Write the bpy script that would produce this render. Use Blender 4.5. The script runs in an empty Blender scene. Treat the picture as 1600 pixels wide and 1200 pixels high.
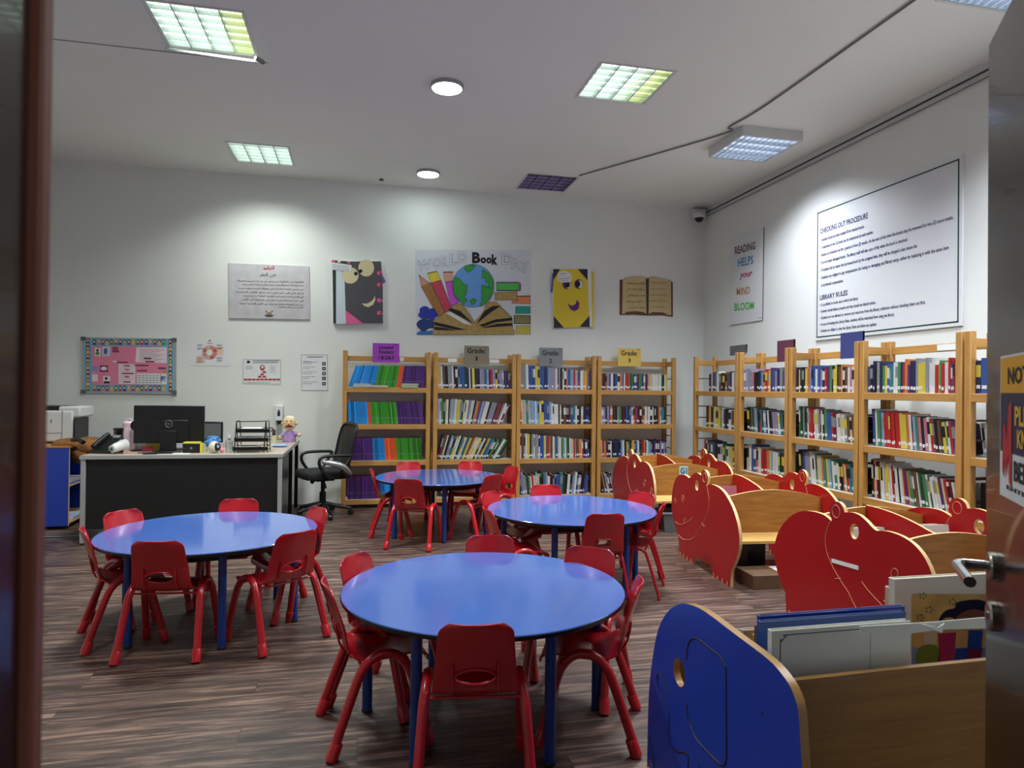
import bpy, bmesh, math, random
from mathutils import Vector, Matrix
from mathutils.geometry import tessellate_polygon

# ---------------------------------------------------------------- camera
FPX, CAMH = 1050.0, 1.4
ROLL, PITCH, YAW = math.radians(0.6302), math.radians(0.4684), math.radians(12.611)

def ray(x, y):
    """direction of the photograph's line of sight through pixel x, y (1600 x 1200 frame)"""
    u = x - 800.0; v = 600.0 - y
    c, s = math.cos(ROLL), math.sin(ROLL)
    a = u * c - v * s; b = u * s + v * c
    F = FPX * math.cos(PITCH) - b * math.sin(PITCH); U = FPX * math.sin(PITCH) + b * math.cos(PITCH)
    return Vector((a * math.cos(YAW) + F * math.sin(YAW), -a * math.sin(YAW) + F * math.cos(YAW), U)) / FPX
CAM = Vector((0, 0, CAMH))
def pz(x, y, z): r = ray(x, y); return CAM + r * ((z - CAMH) / r.z)
def pY(x, y, Y): r = ray(x, y); return CAM + r * (Y / r.y)
def pX(x, y, X): r = ray(x, y); return CAM + r * (X / r.x)

sc = bpy.context.scene
col = sc.collection
cd = bpy.data.cameras.new('camera'); cam = bpy.data.objects.new('camera', cd); col.objects.link(cam)
f_ = ray(800, 600).normalized(); r_ = (ray(1800, 600) - ray(800, 600)).normalized(); u_ = r_.cross(f_).normalized()
M = Matrix((r_, u_, -f_)).transposed().to_4x4(); M.translation = CAM
cam.matrix_world = M
cd.sensor_width = 36.0; cd.lens = 36.0 * FPX / 1600.0; cd.clip_start = 0.02; cd.clip_end = 100
cd.dof.use_dof = True; cd.dof.focus_distance = 5.0; cd.dof.aperture_fstop = 8.0
sc.camera = cam

# ---------------------------------------------------------------- world, exposure
w = bpy.data.worlds.new('world'); sc.world = w; w.use_nodes = True
w.node_tree.nodes['Background'].inputs[0].default_value = (0.75, 0.78, 0.85, 1)
w.node_tree.nodes['Background'].inputs[1].default_value = 0.05
sc.view_settings.view_transform = 'Standard'; sc.view_settings.look = 'None'
sc.view_settings.gamma = 1.0; sc.view_settings.use_curve_mapping = False
sc.view_settings.exposure = 0.02
LAMP_W = 80.0

cl = bpy.data.lights.new('corridor_fill_light', 'AREA'); cl.size = 0.6; cl.energy = 14; cl.color = (.95, .97, 1)  # unseen lamp, added to light the door jamb and the open leaf
clo = bpy.data.objects.new('corridor_fill_light', cl); col.objects.link(clo); clo.location = (0.9, -1.4, 2.96)

# ---------------------------------------------------------------- materials
def lin(c):
    c = c / 255.0
    return c / 12.92 if c <= 0.04045 else ((c + 0.055) / 1.055) ** 2.4
MATS = {}
def mat(name, rgb=(200, 200, 200), rough=0.5, metal=0.0, coat=0.0, emit=0.0, var=0.0, vscale=8.0, bump=0.0, bscale=200.0, trans=0.0, alpha=1.0, stretch=None):
    if name in MATS: return MATS[name]
    m = bpy.data.materials.new(name); m.use_nodes = True
    nt = m.node_tree; b = nt.nodes['Principled BSDF']
    c = tuple(lin(v) for v in rgb) + (1,)
    b.inputs['Base Color'].default_value = c
    b.inputs['Roughness'].default_value = rough; b.inputs['Metallic'].default_value = metal
    b.inputs['Coat Weight'].default_value = coat; b.inputs['Coat Roughness'].default_value = 0.08
    if trans: b.inputs['Transmission Weight'].default_value = trans; b.inputs['IOR'].default_value = 1.3
    if alpha < 1: b.inputs['Alpha'].default_value = alpha
    if emit:
        b.inputs['Emission Color'].default_value = c; b.inputs['Emission Strength'].default_value = emit
    tc = nt.nodes.new('ShaderNodeTexCoord'); mp = nt.nodes.new('ShaderNodeMapping')
    nt.links.new(tc.outputs['Object'], mp.inputs[0])
    if stretch: mp.inputs['Scale'].default_value = stretch
    if var > 0:
        n = nt.nodes.new('ShaderNodeTexNoise'); n.inputs['Scale'].default_value = vscale; n.inputs['Detail'].default_value = 5
        nt.links.new(mp.outputs[0], n.inputs['Vector'])
        r = nt.nodes.new('ShaderNodeMapRange'); r.inputs[1].default_value = 0.3; r.inputs[2].default_value = 0.7
        r.inputs[3].default_value = 1 - var; r.inputs[4].default_value = 1 + var * 0.6
        nt.links.new(n.outputs[0], r.inputs[0])
        mx = nt.nodes.new('ShaderNodeVectorMath'); mx.operation = 'SCALE'; mx.inputs[0].default_value = c[:3]
        nt.links.new(r.outputs[0], mx.inputs['Scale']); nt.links.new(mx.outputs[0], b.inputs['Base Color'])
    if bump > 0:
        n = nt.nodes.new('ShaderNodeTexNoise'); n.inputs['Scale'].default_value = bscale
        nt.links.new(mp.outputs[0], n.inputs['Vector'])
        bp = nt.nodes.new('ShaderNodeBump'); bp.inputs['Strength'].default_value = bump; bp.inputs['Distance'].default_value = 0.002
        nt.links.new(n.outputs[0], bp.inputs['Height']); nt.links.new(bp.outputs[0], b.inputs['Normal'])
    MATS[name] = m
    return m

def wood_mat(name, dark, light, rough=0.4, scale=(1.5, 14, 14), coat=0.1, spec=0.5):
    if name in MATS: return MATS[name]
    m = bpy.data.materials.new(name); m.use_nodes = True
    nt = m.node_tree; b = nt.nodes['Principled BSDF']
    tc = nt.nodes.new('ShaderNodeTexCoord'); mp = nt.nodes.new('ShaderNodeMapping'); mp.inputs['Scale'].default_value = scale
    nt.links.new(tc.outputs['Object'], mp.inputs[0])
    n = nt.nodes.new('ShaderNodeTexNoise'); n.inputs['Scale'].default_value = 3.0; n.inputs['Detail'].default_value = 8; n.inputs['Roughness'].default_value = 0.65
    n.inputs['Distortion'].default_value = 0.6
    nt.links.new(mp.outputs[0], n.inputs['Vector'])
    r = nt.nodes.new('ShaderNodeValToRGB'); r.color_ramp.elements[0].position = 0.3; r.color_ramp.elements[1].position = 0.72
    r.color_ramp.elements[0].color = tuple(lin(v) for v in dark) + (1,); r.color_ramp.elements[1].color = tuple(lin(v) for v in light) + (1,)
    nt.links.new(n.outputs[0], r.inputs[0]); nt.links.new(r.outputs[0], b.inputs['Base Color'])
    b.inputs['Roughness'].default_value = rough; b.inputs['Coat Weight'].default_value = coat
    MATS[name] = m
    return m

WALL = mat('wall_paint', (228, 230, 226), 0.75, var=0.02, vscale=1.5, bump=0.15, bscale=90)
CEIL = mat('ceiling_paint', (236, 237, 230), 0.8, var=0.02, vscale=1.0)
BEECH = wood_mat('beech_wood', (172, 124, 62), (200, 152, 86), 0.4, (10, 10, 1.2))
BEECHX = wood_mat('beech_rail', (172, 124, 62), (200, 152, 86), 0.4, (1.2, 10, 10))
BEECHY = wood_mat('beech_rail_deep', (172, 124, 62), (200, 152, 86), 0.4, (10, 1.2, 10))
OAK = wood_mat('oak_board', (160, 104, 44), (198, 142, 70), 0.38, (1.3, 12, 12), 0.2)
OAKDARK = wood_mat('dark_oak_board', (122, 84, 28), (150, 108, 46), 0.4, (1.3, 12, 12), 0.15)
PLY = wood_mat('plywood_edge', (205, 165, 105), (228, 194, 140), 0.45, (6, 6, 6))
REDP = mat('red_plastic', (176, 20, 34), 0.28, coat=0.25, var=0.05, vscale=6)
REDL = mat('red_laminate', (164, 16, 24), 0.36, var=0.06, vscale=5)
BLUEL = mat('blue_laminate', (32, 64, 176), 0.35, var=0.05, vscale=4)
BLUET = mat('blue_tabletop', (68, 106, 186), 0.14, coat=0.7, var=0.03, vscale=3)
BLUELEG = mat('blue_leg', (22, 56, 130), 0.35)
BLACKP = mat('black_plastic', (18, 18, 20), 0.4, bump=0.1, bscale=300)
BLACKM = mat('black_metal', (14, 14, 16), 0.35, 0.3)
BLACKEDGE = mat('black_edge_band', (12, 13, 20), 0.35)
DESKBLACK = mat('black_modesty_panel', (12, 12, 14), 0.5)
SILVER = mat('silver_metal', (170, 172, 172), 0.4, 0.35)
CHROME = mat('chrome', (205, 205, 210), 0.16, 1.0)
NICKEL = mat('brushed_nickel', (165, 162, 152), 0.3, 1.0)
DESKTOP = wood_mat('desk_laminate', (176, 158, 138), (196, 178, 158), 0.4, (1.5, 12, 12))
WHITE = mat('white_laminate', (228, 230, 232), 0.4)
PAPER = mat('white_paper', (226, 228, 230), 0.7)
INK = mat('black_ink', (24, 24, 30), 0.7)
PLWHITE = mat('white_plastic', (222, 224, 226), 0.4)
BROWNDOOR = wood_mat('dark_door_veneer', (34, 14, 12), (50, 23, 20), 0.22, (14, 14, 1.0), 0.2)
JAMBW = wood_mat('jamb_wood', (126, 74, 60), (150, 94, 78), 0.45, (14, 14, 1.0), 0.0)
HARDB = mat('grey_hardboard', (232, 222, 212), 0.7)

def floor_mat():
    m = bpy.data.materials.new('wood_plank_floor'); m.use_nodes = True
    nt = m.node_tree; b = nt.nodes['Principled BSDF']; L = nt.links.new
    tc = nt.nodes.new('ShaderNodeTexCoord')
    br = nt.nodes.new('ShaderNodeTexBrick'); br.inputs['Scale'].default_value = 1.0
    br.inputs['Brick Width'].default_value = 1.25; br.inputs['Row Height'].default_value = 0.155
    br.inputs['Mortar Size'].default_value = 0.0018; br.inputs['Mortar Smooth'].default_value = 0.2; br.offset = 0.37; br.offset_frequency = 3
    br.inputs['Color1'].default_value = (0.25, 0.25, 0.25, 1); br.inputs['Color2'].default_value = (0.9, 0.9, 0.9, 1); br.inputs['Mortar'].default_value = (0.5, 0.5, 0.5, 1)
    L(tc.outputs['Object'], br.inputs['Vector'])
    mp = nt.nodes.new('ShaderNodeMapping'); mp.inputs['Scale'].default_value = (0.9, 13, 1)
    # shift the grain plank by plank
    ad = nt.nodes.new('ShaderNodeVectorMath'); ad.operation = 'MULTIPLY_ADD'; ad.inputs[1].default_value = (7, 3, 0)
    L(br.outputs['Color'], ad.inputs[0]); L(tc.outputs['Object'], ad.inputs[2]); L(ad.outputs[0], mp.inputs[0])
    n = nt.nodes.new('ShaderNodeTexNoise'); n.inputs['Scale'].default_value = 2.2; n.inputs['Detail'].default_value = 9; n.inputs['Roughness'].default_value = 0.68; n.inputs['Distortion'].default_value = 0.9
    L(mp.outputs[0], n.inputs['Vector'])
    r = nt.nodes.new('ShaderNodeValToRGB'); e = r.color_ramp.elements
    e[0].position = 0.36; e[0].color = (lin(42), lin(31), lin(28), 1); e[1].position = 0.66; e[1].color = (lin(140), lin(114), lin(100), 1)
    k = r.color_ramp.elements.new(0.5); k.color = (lin(78), lin(60), lin(53), 1)
    L(n.outputs[0], r.inputs[0])
    mr = nt.nodes.new('ShaderNodeMapRange'); mr.inputs[3].default_value = 0.86; mr.inputs[4].default_value = 1.1
    L(br.outputs['Color'], mr.inputs[0])
    mo = nt.nodes.new('ShaderNodeMapRange'); mo.inputs[3].default_value = 1.0; mo.inputs[4].default_value = 0.45
    L(br.outputs['Fac'], mo.inputs[0])
    mm = nt.nodes.new('ShaderNodeMath'); mm.operation = 'MULTIPLY'; L(mr.outputs[0], mm.inputs[0]); L(mo.outputs[0], mm.inputs[1])
    sv = nt.nodes.new('ShaderNodeVectorMath'); sv.operation = 'SCALE'; L(r.outputs[0], sv.inputs[0]); L(mm.outputs[0], sv.inputs['Scale'])
    L(sv.outputs[0], b.inputs['Base Color'])
    b.inputs['Roughness'].default_value = 0.42
    bp = nt.nodes.new('ShaderNodeBump'); bp.inputs['Strength'].default_value = 0.25; bp.inputs['Distance'].default_value = 0.002
    L(n.outputs[0], bp.inputs['Height']); L(bp.outputs[0], b.inputs['Normal'])
    return m
FLOOR = floor_mat()

# ---------------------------------------------------------------- mesh builder
class MB:
    def __init__(s): s.v = []; s.f = []; s.mi = []; s.ms = []
    def m(s, m):
        if m not in s.ms: s.ms.append(m)
        return s.ms.index(m)
    def add(s, vs, fs, m):
        o = len(s.v); s.v += [tuple(p) for p in vs]; k = s.m(m)
        for f in fs: s.f.append([o + i for i in f]); s.mi.append(k)
        return s
    def box(s, x0, x1, y0, y1, z0, z1, m, T=None):
        vs = [Vector((x, y, z)) for z in (z0, z1) for y in (y0, y1) for x in (x0, x1)]
        if T: vs = [T @ p for p in vs]
        return s.add(vs, [(0, 2, 3, 1), (4, 5, 7, 6), (0, 1, 5, 4), (2, 6, 7, 3), (0, 4, 6, 2), (1, 3, 7, 5)], m)
    def quad(s, ps, m): return s.add(ps, [tuple(range(len(ps)))], m)
    def tube(s, path, r, m, n=12, cap=True):
        path = [Vector(p) for p in path]; N = len(path)
        rs = r if isinstance(r, (list, tuple)) else [r] * N
        vs = []; fs = []; pn = None
        for i, p in enumerate(path):
            t = (path[min(i + 1, N - 1)] - path[max(i - 1, 0)]).normalized()
            if pn is None:
                a = Vector((0, 0, 1)) if abs(t.z) < 0.9 else Vector((1, 0, 0)); pn = t.cross(a).normalized()
            else: pn = (pn - t * pn.dot(t)).normalized()
            q = t.cross(pn)
            for k in range(n):
                a = 2 * math.pi * k / n; vs.append(p + (pn * math.cos(a) + q * math.sin(a)) * rs[i])
        for i in range(N - 1):
            for k in range(n): fs.append((i * n + k, i * n + (k + 1) % n, (i + 1) * n + (k + 1) % n, (i + 1) * n + k))
        if cap: fs.append(tuple(range(n - 1, -1, -1))); fs.append(tuple((N - 1) * n + k for k in range(n)))
        return s.add(vs, fs, m)
    def lathe(s, prof, c, m, n=28, axis='z', T=None):
        c = Vector(c); vs = []; fs = []
        for (r, h) in prof:
            for k in range(n):
                a = 2 * math.pi * k / n; x, y = r * math.cos(a), r * math.sin(a)
                p = Vector((x, y, h)) if axis == 'z' else (Vector((x, h, y)) if axis == 'y' else Vector((h, x, y)))
                vs.append((T @ p if T else p) + c)
        for i in range(len(prof) - 1):
            for k in range(n): fs.append((i * n + k, i * n + (k + 1) % n, (i + 1) * n + (k + 1) % n, (i + 1) * n + k))
        fs.append(tuple(range(n - 1, -1, -1))); fs.append(tuple((len(prof) - 1) * n + k for k in range(n)))
        return s.add(vs, fs, m)
    def ball(s, c, r, m, sc_=(1, 1, 1), n=16):
        pr = [(max(1e-4, r * math.sin(math.pi * i / n)) , -r * math.cos(math.pi * i / n)) for i in range(n + 1)]
        o = len(s.v); s.lathe(pr, (0, 0, 0), m, n)
        for i in range(o, len(s.v)):
            p = s.v[i]; s.v[i] = (p[0] * sc_[0] + c[0], p[1] * sc_[1] + c[1], p[2] * sc_[2] + c[2])
        return s
    def prism(s, outline, thick, T, m, mside=None, holes=()):
        """outline: 2-D points (a, b) -> local (0..thick, a, b) -> T"""
        loops = [list(outline)] + [list(h) for h in holes]
        tri = tessellate_polygon([[Vector((p[0], p[1], 0)) for p in l] for l in loops])
        pts = [p for l in loops for p in l]; n = len(pts)
        vs = [T @ Vector((0, p[0], p[1])) for p in pts] + [T @ Vector((thick, p[0], p[1])) for p in pts]
        s.add(vs, [tuple(t) for t in tri] + [tuple(n + i for i in reversed(t)) for t in tri], m)
        o = len(s.v) - 2 * n; k = s.m(mside or m); b = 0
        for l in loops:
            for i in range(len(l)):
                j = (i + 1) % len(l); s.f.append([o + b + i, o + b + j, o + n + b + j, o + n + b + i]); s.mi.append(k)
            b += len(l)
        return s
    def build(s, name, parent=None, smooth=True, bevel=0, angle=35, loc=None, rotz=0):
        me = bpy.data.meshes.new(name); me.from_pydata(s.v, [], s.f)
        for m in s.ms: me.materials.append(m)
        me.polygons.foreach_set('material_index', s.mi)
        bm = bmesh.new(); bm.from_mesh(me)
        bmesh.ops.remove_doubles(bm, verts=bm.verts, dist=1e-5)
        bmesh.ops.recalc_face_normals(bm, faces=bm.faces); bm.to_mesh(me); bm.free()
        if smooth:
            me.polygons.foreach_set('use_smooth', [True] * len(me.polygons)); me.set_sharp_from_angle(angle=math.radians(angle))
        o = bpy.data.objects.new(name, me); col.objects.link(o)
        if parent: o.parent = parent
        if loc: o.location = loc
        if rotz: o.rotation_euler.z = rotz
        if bevel:
            b = o.modifiers.new('bevel', 'BEVEL'); b.width = bevel; b.segments = 2; b.limit_method = 'ANGLE'; b.angle_limit = math.radians(50)
        return o

def tag(o, label, cat, group=None):
    o['label'] = label; o['category'] = cat
    if group: o['group'] = group
    return o
def struct(o): o['kind'] = 'structure'; return o
def thing(name, label, cat, loc=(0, 0, 0), rotz=0, group=None):
    o = bpy.data.objects.new(name, None); col.objects.link(o); o.empty_display_size = 0.05
    o.location = loc; o.rotation_euler = (0, 0, rotz)
    return tag(o, label, cat, group)
def kids(o): return [c for c in bpy.data.objects if c.parent == o]
def dup(root, loc, rotz, label, group=None):
    r = root.copy(); col.objects.link(r); r.location = loc; r.rotation_euler = (0, 0, rotz); r['label'] = label
    if group: r['group'] = group
    for ch in kids(root):
        c = ch.copy(); col.objects.link(c); c.parent = r
        for g in kids(ch):
            d = g.copy(); col.objects.link(d); d.parent = c
    return r

def cr(pts, n=6, closed=False):
    """catmull-rom through points of any dimension"""
    P = [tuple(p) for p in pts]; N = len(P); out = []
    segs = N if closed else N - 1
    for i in range(segs):
        if closed: a, b, c, d = P[(i - 1) % N], P[i], P[(i + 1) % N], P[(i + 2) % N]
        else: a, b, c, d = P[max(i - 1, 0)], P[i], P[i + 1], P[min(i + 2, N - 1)]
        for k in range(n):
            t = k / n
            out.append(tuple(0.5 * ((2 * b[j]) + (-a[j] + c[j]) * t + (2 * a[j] - 5 * b[j] + 4 * c[j] - d[j]) * t * t + (-a[j] + 3 * b[j] - 3 * c[j] + d[j]) * t ** 3) for j in range(len(b))))
    if not closed: out.append(P[-1])
    return out
def ell(cx, cy, rx, ry, n=28, a0=0): return [(cx + rx * math.cos(a0 + 2 * math.pi * k / n), cy + ry * math.sin(a0 + 2 * math.pi * k / n)) for k in range(n)]

def text_geo(body, bold=0.0, italic=0.0, spacing=1.0):
    """font outline as triangles/ngons in the xy plane, width and height returned"""
    c = bpy.data.curves.new('t', 'FONT'); c.body = body; c.size = 1.0; c.resolution_u = 2; c.offset = bold; c.shear = italic; c.space_character = spacing
    c.fill_mode = 'FRONT'
    o = bpy.data.objects.new('t', c); col.objects.link(o)
    bpy.context.view_layer.update()
    me = bpy.data.meshes.new_from_object(o.evaluated_get(bpy.context.evaluated_depsgraph_get()))
    vs = [v.co.copy() for v in me.vertices]; fs = [tuple(p.vertices) for p in me.polygons]
    bpy.data.objects.remove(o); bpy.data.curves.remove(c); bpy.data.meshes.remove(me)
    if not vs: return vs, fs, (0, 1, 0, 1)
    xs = [v.x for v in vs]; ys = [v.y for v in vs]
    return vs, fs, (min(xs), max(xs), min(ys), max(ys))
def put_text(mb, body, fn, x0, x1, yb, yt, m, bold=0.0, italic=0.0, keep=False, spacing=1.0):
    """text stretched to the box x0..x1, yb (bottom)..yt (top); fn maps (x, y) to a point in the room"""
    vs, fs, (a, b, c, d) = text_geo(body, bold, italic, spacing)
    if not vs: return
    sx = (x1 - x0) / max(1e-6, b - a); sy = (yt - yb) / max(1e-6, d - c)
    mb.add([fn(x0 + (v.x - a) * sx, yb + (v.y - c) * sy) for v in vs], fs, m)
# ================================================================ the room
YW, XW, H, XL, YF = 8.40, 4.56, 3.90, -3.70, 0.20
TROFFERS = [(-1.11, 5.06), (-1.08, 7.63), (2.06, 5.14), (2.15, 7.82), (-1.15, 2.35), (2.06, 2.45)]
S2 = 0.305
fb = MB(); fb.box(XL - .2, XW + .2, -2.6, YW + .2, -0.1, 0, FLOOR); struct(fb.build('floor', smooth=False))
# ceiling with an opening for every recessed fitting
cb = MB(); xs = sorted({XL - .2, XW + .2} | {round(x + s, 3) for x, y in TROFFERS for s in (-S2, S2)})
ys = sorted({YF, YW + .2} | {round(y + s, 3) for x, y in TROFFERS for s in (-S2, S2)})
for i in range(len(xs) - 1):
    for j in range(len(ys) - 1):
        cx, cy = (xs[i] + xs[i + 1]) / 2, (ys[j] + ys[j + 1]) / 2
        if any(abs(cx - x) < S2 and abs(cy - y) < S2 for x, y in TROFFERS): continue
        cb.quad([(xs[i], ys[j], H), (xs[i + 1], ys[j], H), (xs[i + 1], ys[j + 1], H), (xs[i], ys[j + 1], H)], CEIL)
        cb.quad([(xs[i], ys[j], H + .25), (xs[i + 1], ys[j], H + .25), (xs[i + 1], ys[j + 1], H + .25), (xs[i], ys[j + 1], H + .25)], CEIL)
struct(cb.build('ceiling', smooth=False))
b = MB(); b.box(XL - .2, XW, YW, YW + .2, 0, H + .25, WALL); struct(b.build('wall_back', smooth=False))
b = MB(); b.box(XW, XW + .2, YF, YW + .2, 0, H + .25, WALL); struct(b.build('wall_right', smooth=False))
b = MB(); b.box(XL - .2, XL, YF, YW, 0, H + .25, WALL); struct(b.build('wall_left', smooth=False))
OX0, OX1, DH = -0.30, 0.70, 2.16       # rough doorway in the front wall
b = MB(); b.box(XL, OX0, YF - .15, YF, 0, H + .25, WALL); b.box(OX1, XW + .2, YF - .15, YF, 0, H + .25, WALL); b.box(OX0, OX1, YF - .15, YF, DH + .06, H + .25, WALL)
struct(b.build('wall_front', smooth=False))
# corridor outside the door, where the photographer stands
b = MB(); b.box(XL, XW, -2.6, -2.5, 0, 3.0, WALL); struct(b.build('wall_corridor', smooth=False))
b = MB(); b.box(XL, XW, -2.6, YF - .15, 3.0, 3.1, CEIL); struct(b.build('ceiling_corridor', smooth=False))
# door lining; the left post is what the left border of the photograph looks past
b = MB()
JX = -0.187
b.box(-0.30, JX, 0.05, 0.435, 0, DH, BROWNDOOR)
b.box(OX1 - .04, OX1, 0.05, 0.24, 0, DH, BROWNDOOR); b.box(-0.30, OX1, 0.05, 0.24, DH, DH + .06, BROWNDOOR)
struct(b.build('trim_1', bevel=.003))
b = MB(); b.box(-0.33, JX + .006, 0.4355, 0.449, 0, DH, JAMBW)
struct(b.build('trim_2', bevel=.002))
# seam strip and wall conduits
b = MB(); b.box(XL, -0.74, 5.452, 5.462, H - .004, H, mat('seam_filler', (150, 150, 152), .8)); struct(b.build('trim_3', smooth=False))
b = MB(); b.tube([(XW - .03, YF + .1, H - .075), (XW - .03, 8.3, H - .075)], .009, mat('dark_cable', (60, 60, 66), .5), 8)
b.tube([(XW - .015, YF + .1, H - .12), (XW - .015, 8.3, H - .12)], .005, mat('grey_cable', (120, 120, 122), .6), 8)
tag(b.build('wall_cable'), 'dark double cable running along the top of the right-hand wall', 'cable')
b = MB()
p = [pz(905, 273, H), pz(1122, 210, H), pz(1140, 196, H), pz(1200, 160, H), pz(1425, 0, H), (3.38, 2.2, H)]
b.tube([Vector(q) - Vector((0, 0, .012)) for q in cr(p, 6)], .008, mat('grey_cable', (120, 120, 122), .6), 8)
tag(b.build('ceiling_cable'), 'grey cable run across the ceiling between the two louvred lamps on the right', 'cable')
b = MB(); b.lathe([(.02, 0), (.03, -.012), (.004, -.014)], (0.201, 8.18, H), BLACKP, 16)
tag(b.build('ceiling_sensor'), 'tiny black disc on the ceiling left of the far round lamp', 'sensor')

# ---------------------------------------------------------------- lamps
def emis(name, rgb, e): return mat(name, rgb, .5, emit=e)
TUBEW = emis('tube_glow', (240, 255, 246), 2.4); TUBEY = emis('tube_glow_yellow', (244, 250, 170), 1.8); TUBEV = emis('tube_glow_violet', (206, 214, 255), 1.9)
TUBEDIM = emis('tube_glow_dim', (150, 140, 180), .12)
LOUV = mat('louvre_aluminium', (186, 198, 192), .35, .5); LOUVD = mat('louvre_mirror', (170, 165, 190), .15, .9)
FRAMEW = mat('lamp_frame', (214, 216, 214), .45)
def lamp_light(parent, z, power, color, spread=128, size=.54):
    ld = bpy.data.lights.new('lamp', 'AREA'); ld.shape = 'SQUARE'; ld.size = size; ld.energy = power; ld.color = color; ld.spread = math.radians(spread)
    lo = bpy.data.objects.new('lamp', ld); col.objects.link(lo); lo.parent = parent; lo.location = (0, 0, z); return lo
def louvred_lamp(x, y, label, glow, power, color, depth=.08, surface=False, along='y', dark=False, last=None, cells=6, size=.6, group=None):
    z0 = H - (depth + .015 if surface else 0)
    t = thing('ceiling_lamp', label, 'ceiling lamp', (x, y, z0))
    h = size / 2; lm = LOUVD if dark else LOUV
    b = MB()
    if surface:
        for a in ((-h - .02, h + .02, -h - .02, -h), (-h - .02, h + .02, h, h + .02), (-h - .02, -h, -h, h), (h, h + .02, -h, h)): b.box(*a, 0, depth + .014, FRAMEW)
    else:
        for a in ((-h - .018, h + .018, -h - .018, -h), (-h - .018, h + .018, h, h + .018), (-h - .018, -h, -h, h), (h, h + .018, -h, h)): b.box(*a, -.006, .002, FRAMEW)
        for a in ((-h, h, -h, -h + .003), (-h, h, h - .003, h), (-h, -h + .003, -h, h), (h - .003, h, -h, h)): b.box(*a, 0, depth, FRAMEW)
    b.build('frame', t, smooth=False)
    b = MB(); b.box(-h, h, -h, h, depth, depth + .006, FRAMEW); b.build('reflector', t, smooth=False)
    n = 4
    for i in range(n):
        c = -h + size * (i + .5) / n; w_ = size / n * .43
        g = glow if not (last and i == n - 1) else last
        b = MB()
        if along == 'y': b.box(c - w_, c + w_, -h + .01, h - .01, depth - .012, depth - .004, g)
        else: b.box(-h + .01, h - .01, c - w_, c + w_, depth - .012, depth - .004, g)
        b.build('fluorescent_tube', t, smooth=False)
    b = MB(); bl = .034
    for i in range(n + 1):
        c = -h + .003 + (size - .006) * i / n
        if along == 'y': b.box(c - .0045, c + .0045, -h, h, .001, bl, lm)
        else: b.box(-h, h, c - .0045, c + .0045, .001, bl, lm)
    for k in range(cells + 1):
        c = -h + .003 + (size - .006) * k / cells
        if along == 'y': b.box(-h, h, c - .002, c + .002, .004, bl, lm)
        else: b.box(c - .002, c + .002, -h, h, .004, bl, lm)
    b.build('louvre', t, smooth=False)
    if power: lamp_light(t, -.012, power, color)
    return t
GREENW, BLUEW, NEUT = (.93, 1, .95), (.84, .90, 1), (.96, 1, 1)
louvred_lamp(*TROFFERS[0], 'large recessed louvred lamp in the ceiling, nearest and furthest left, with drooping frame', TUBEW, LAMP_W, GREENW, last=TUBEY)
louvred_lamp(*TROFFERS[1], 'recessed louvred lamp near the back wall, above the framed Arabic text poster', TUBEW, LAMP_W * .28, GREENW)
louvred_lamp(*TROFFERS[2], 'recessed louvred lamp with one yellowish column, right of the near round lamp', TUBEW, LAMP_W, NEUT, last=TUBEY)
louvred_lamp(*TROFFERS[3], 'unlit recessed louvred lamp with mirrored violet cells near the back wall', TUBEDIM, 0, NEUT, dark=True, cells=5)
louvred_lamp(*TROFFERS[4], 'recessed louvred lamp in the ceiling above the doorway side, left', TUBEW, LAMP_W * .32, NEUT)
louvred_lamp(*TROFFERS[5], 'recessed louvred lamp in the ceiling above the doorway side, right', TUBEW, LAMP_W * .32, NEUT)
louvred_lamp(3.77, 5.97, 'white surface-mounted louvred box lamp on the ceiling left of the rules board', TUBEV, LAMP_W * .5, BLUEW, surface=True, along='x', cells=10, size=.6)
louvred_lamp(3.72, 3.12, 'white surface-mounted louvred box lamp cut off by the top edge of the photo', TUBEV, LAMP_W * .8, BLUEW, surface=True, along='x', cells=10, size=.6)
# drooping strip under the near left lamp
b = MB(); a0, a1 = pz(258, 76, H - .02), pz(412, 98, H - .055)
b.tube([a0, a1], .012, FRAMEW, 8); b.tube([pz(399, 90, H - .05), a1], .016, mat('lamp_clip', (120, 120, 118), .4, .5), 8)
tag(b.build('loose_frame_strip'), 'loose white frame strip hanging under the near left louvred lamp', 'frame strip')
DISC = emis('disc_glow', (236, 255, 250), 44.0)
for px, py, r, lb in ((698.5, 133, .135, 'near round surface lamp in the middle of the ceiling'), (669, 269, .135, 'far round surface lamp in the middle of the ceiling')):
    c = pz(px, py, H)
    t = thing('round_lamp', lb, 'ceiling lamp', c)
    b = MB(); b.lathe([(r, 0), (r, -.028), (r - .012, -.032), (r - .014, -.028), (r - .014, 0)], (0, 0, 0), SILVER, 40); b.build('rim', t)
    b = MB(); b.lathe([(r - .014, -.024), (r - .014, -.030), (r - .04, -.036), (.002, -.038)], (0, 0, 0), DISC, 40); b.build('diffuser', t)

# dome camera
c = Vector((4.41, 8.30, 3.80))
t = thing('security_camera', 'small white dome security camera in the far right ceiling corner', 'camera', c)
b = MB(); b.box(-.05, .12, .0, .10, -.02, .07, PLWHITE); b.build('bracket', t, bevel=.01)
b = MB(); b.lathe([(.075, 0), (.08, -.02), (.08, -.055), (.07, -.065)], (0, -.03, 0), PLWHITE, 28); b.build('housing', t)
b = MB(); b.lathe([(.062, -.055), (.055, -.09), (.035, -.112), (.002, -.12)], (0, -.03, 0), mat('dark_dome', (10, 10, 14), .08), 28); b.build('dome', t)

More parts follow.
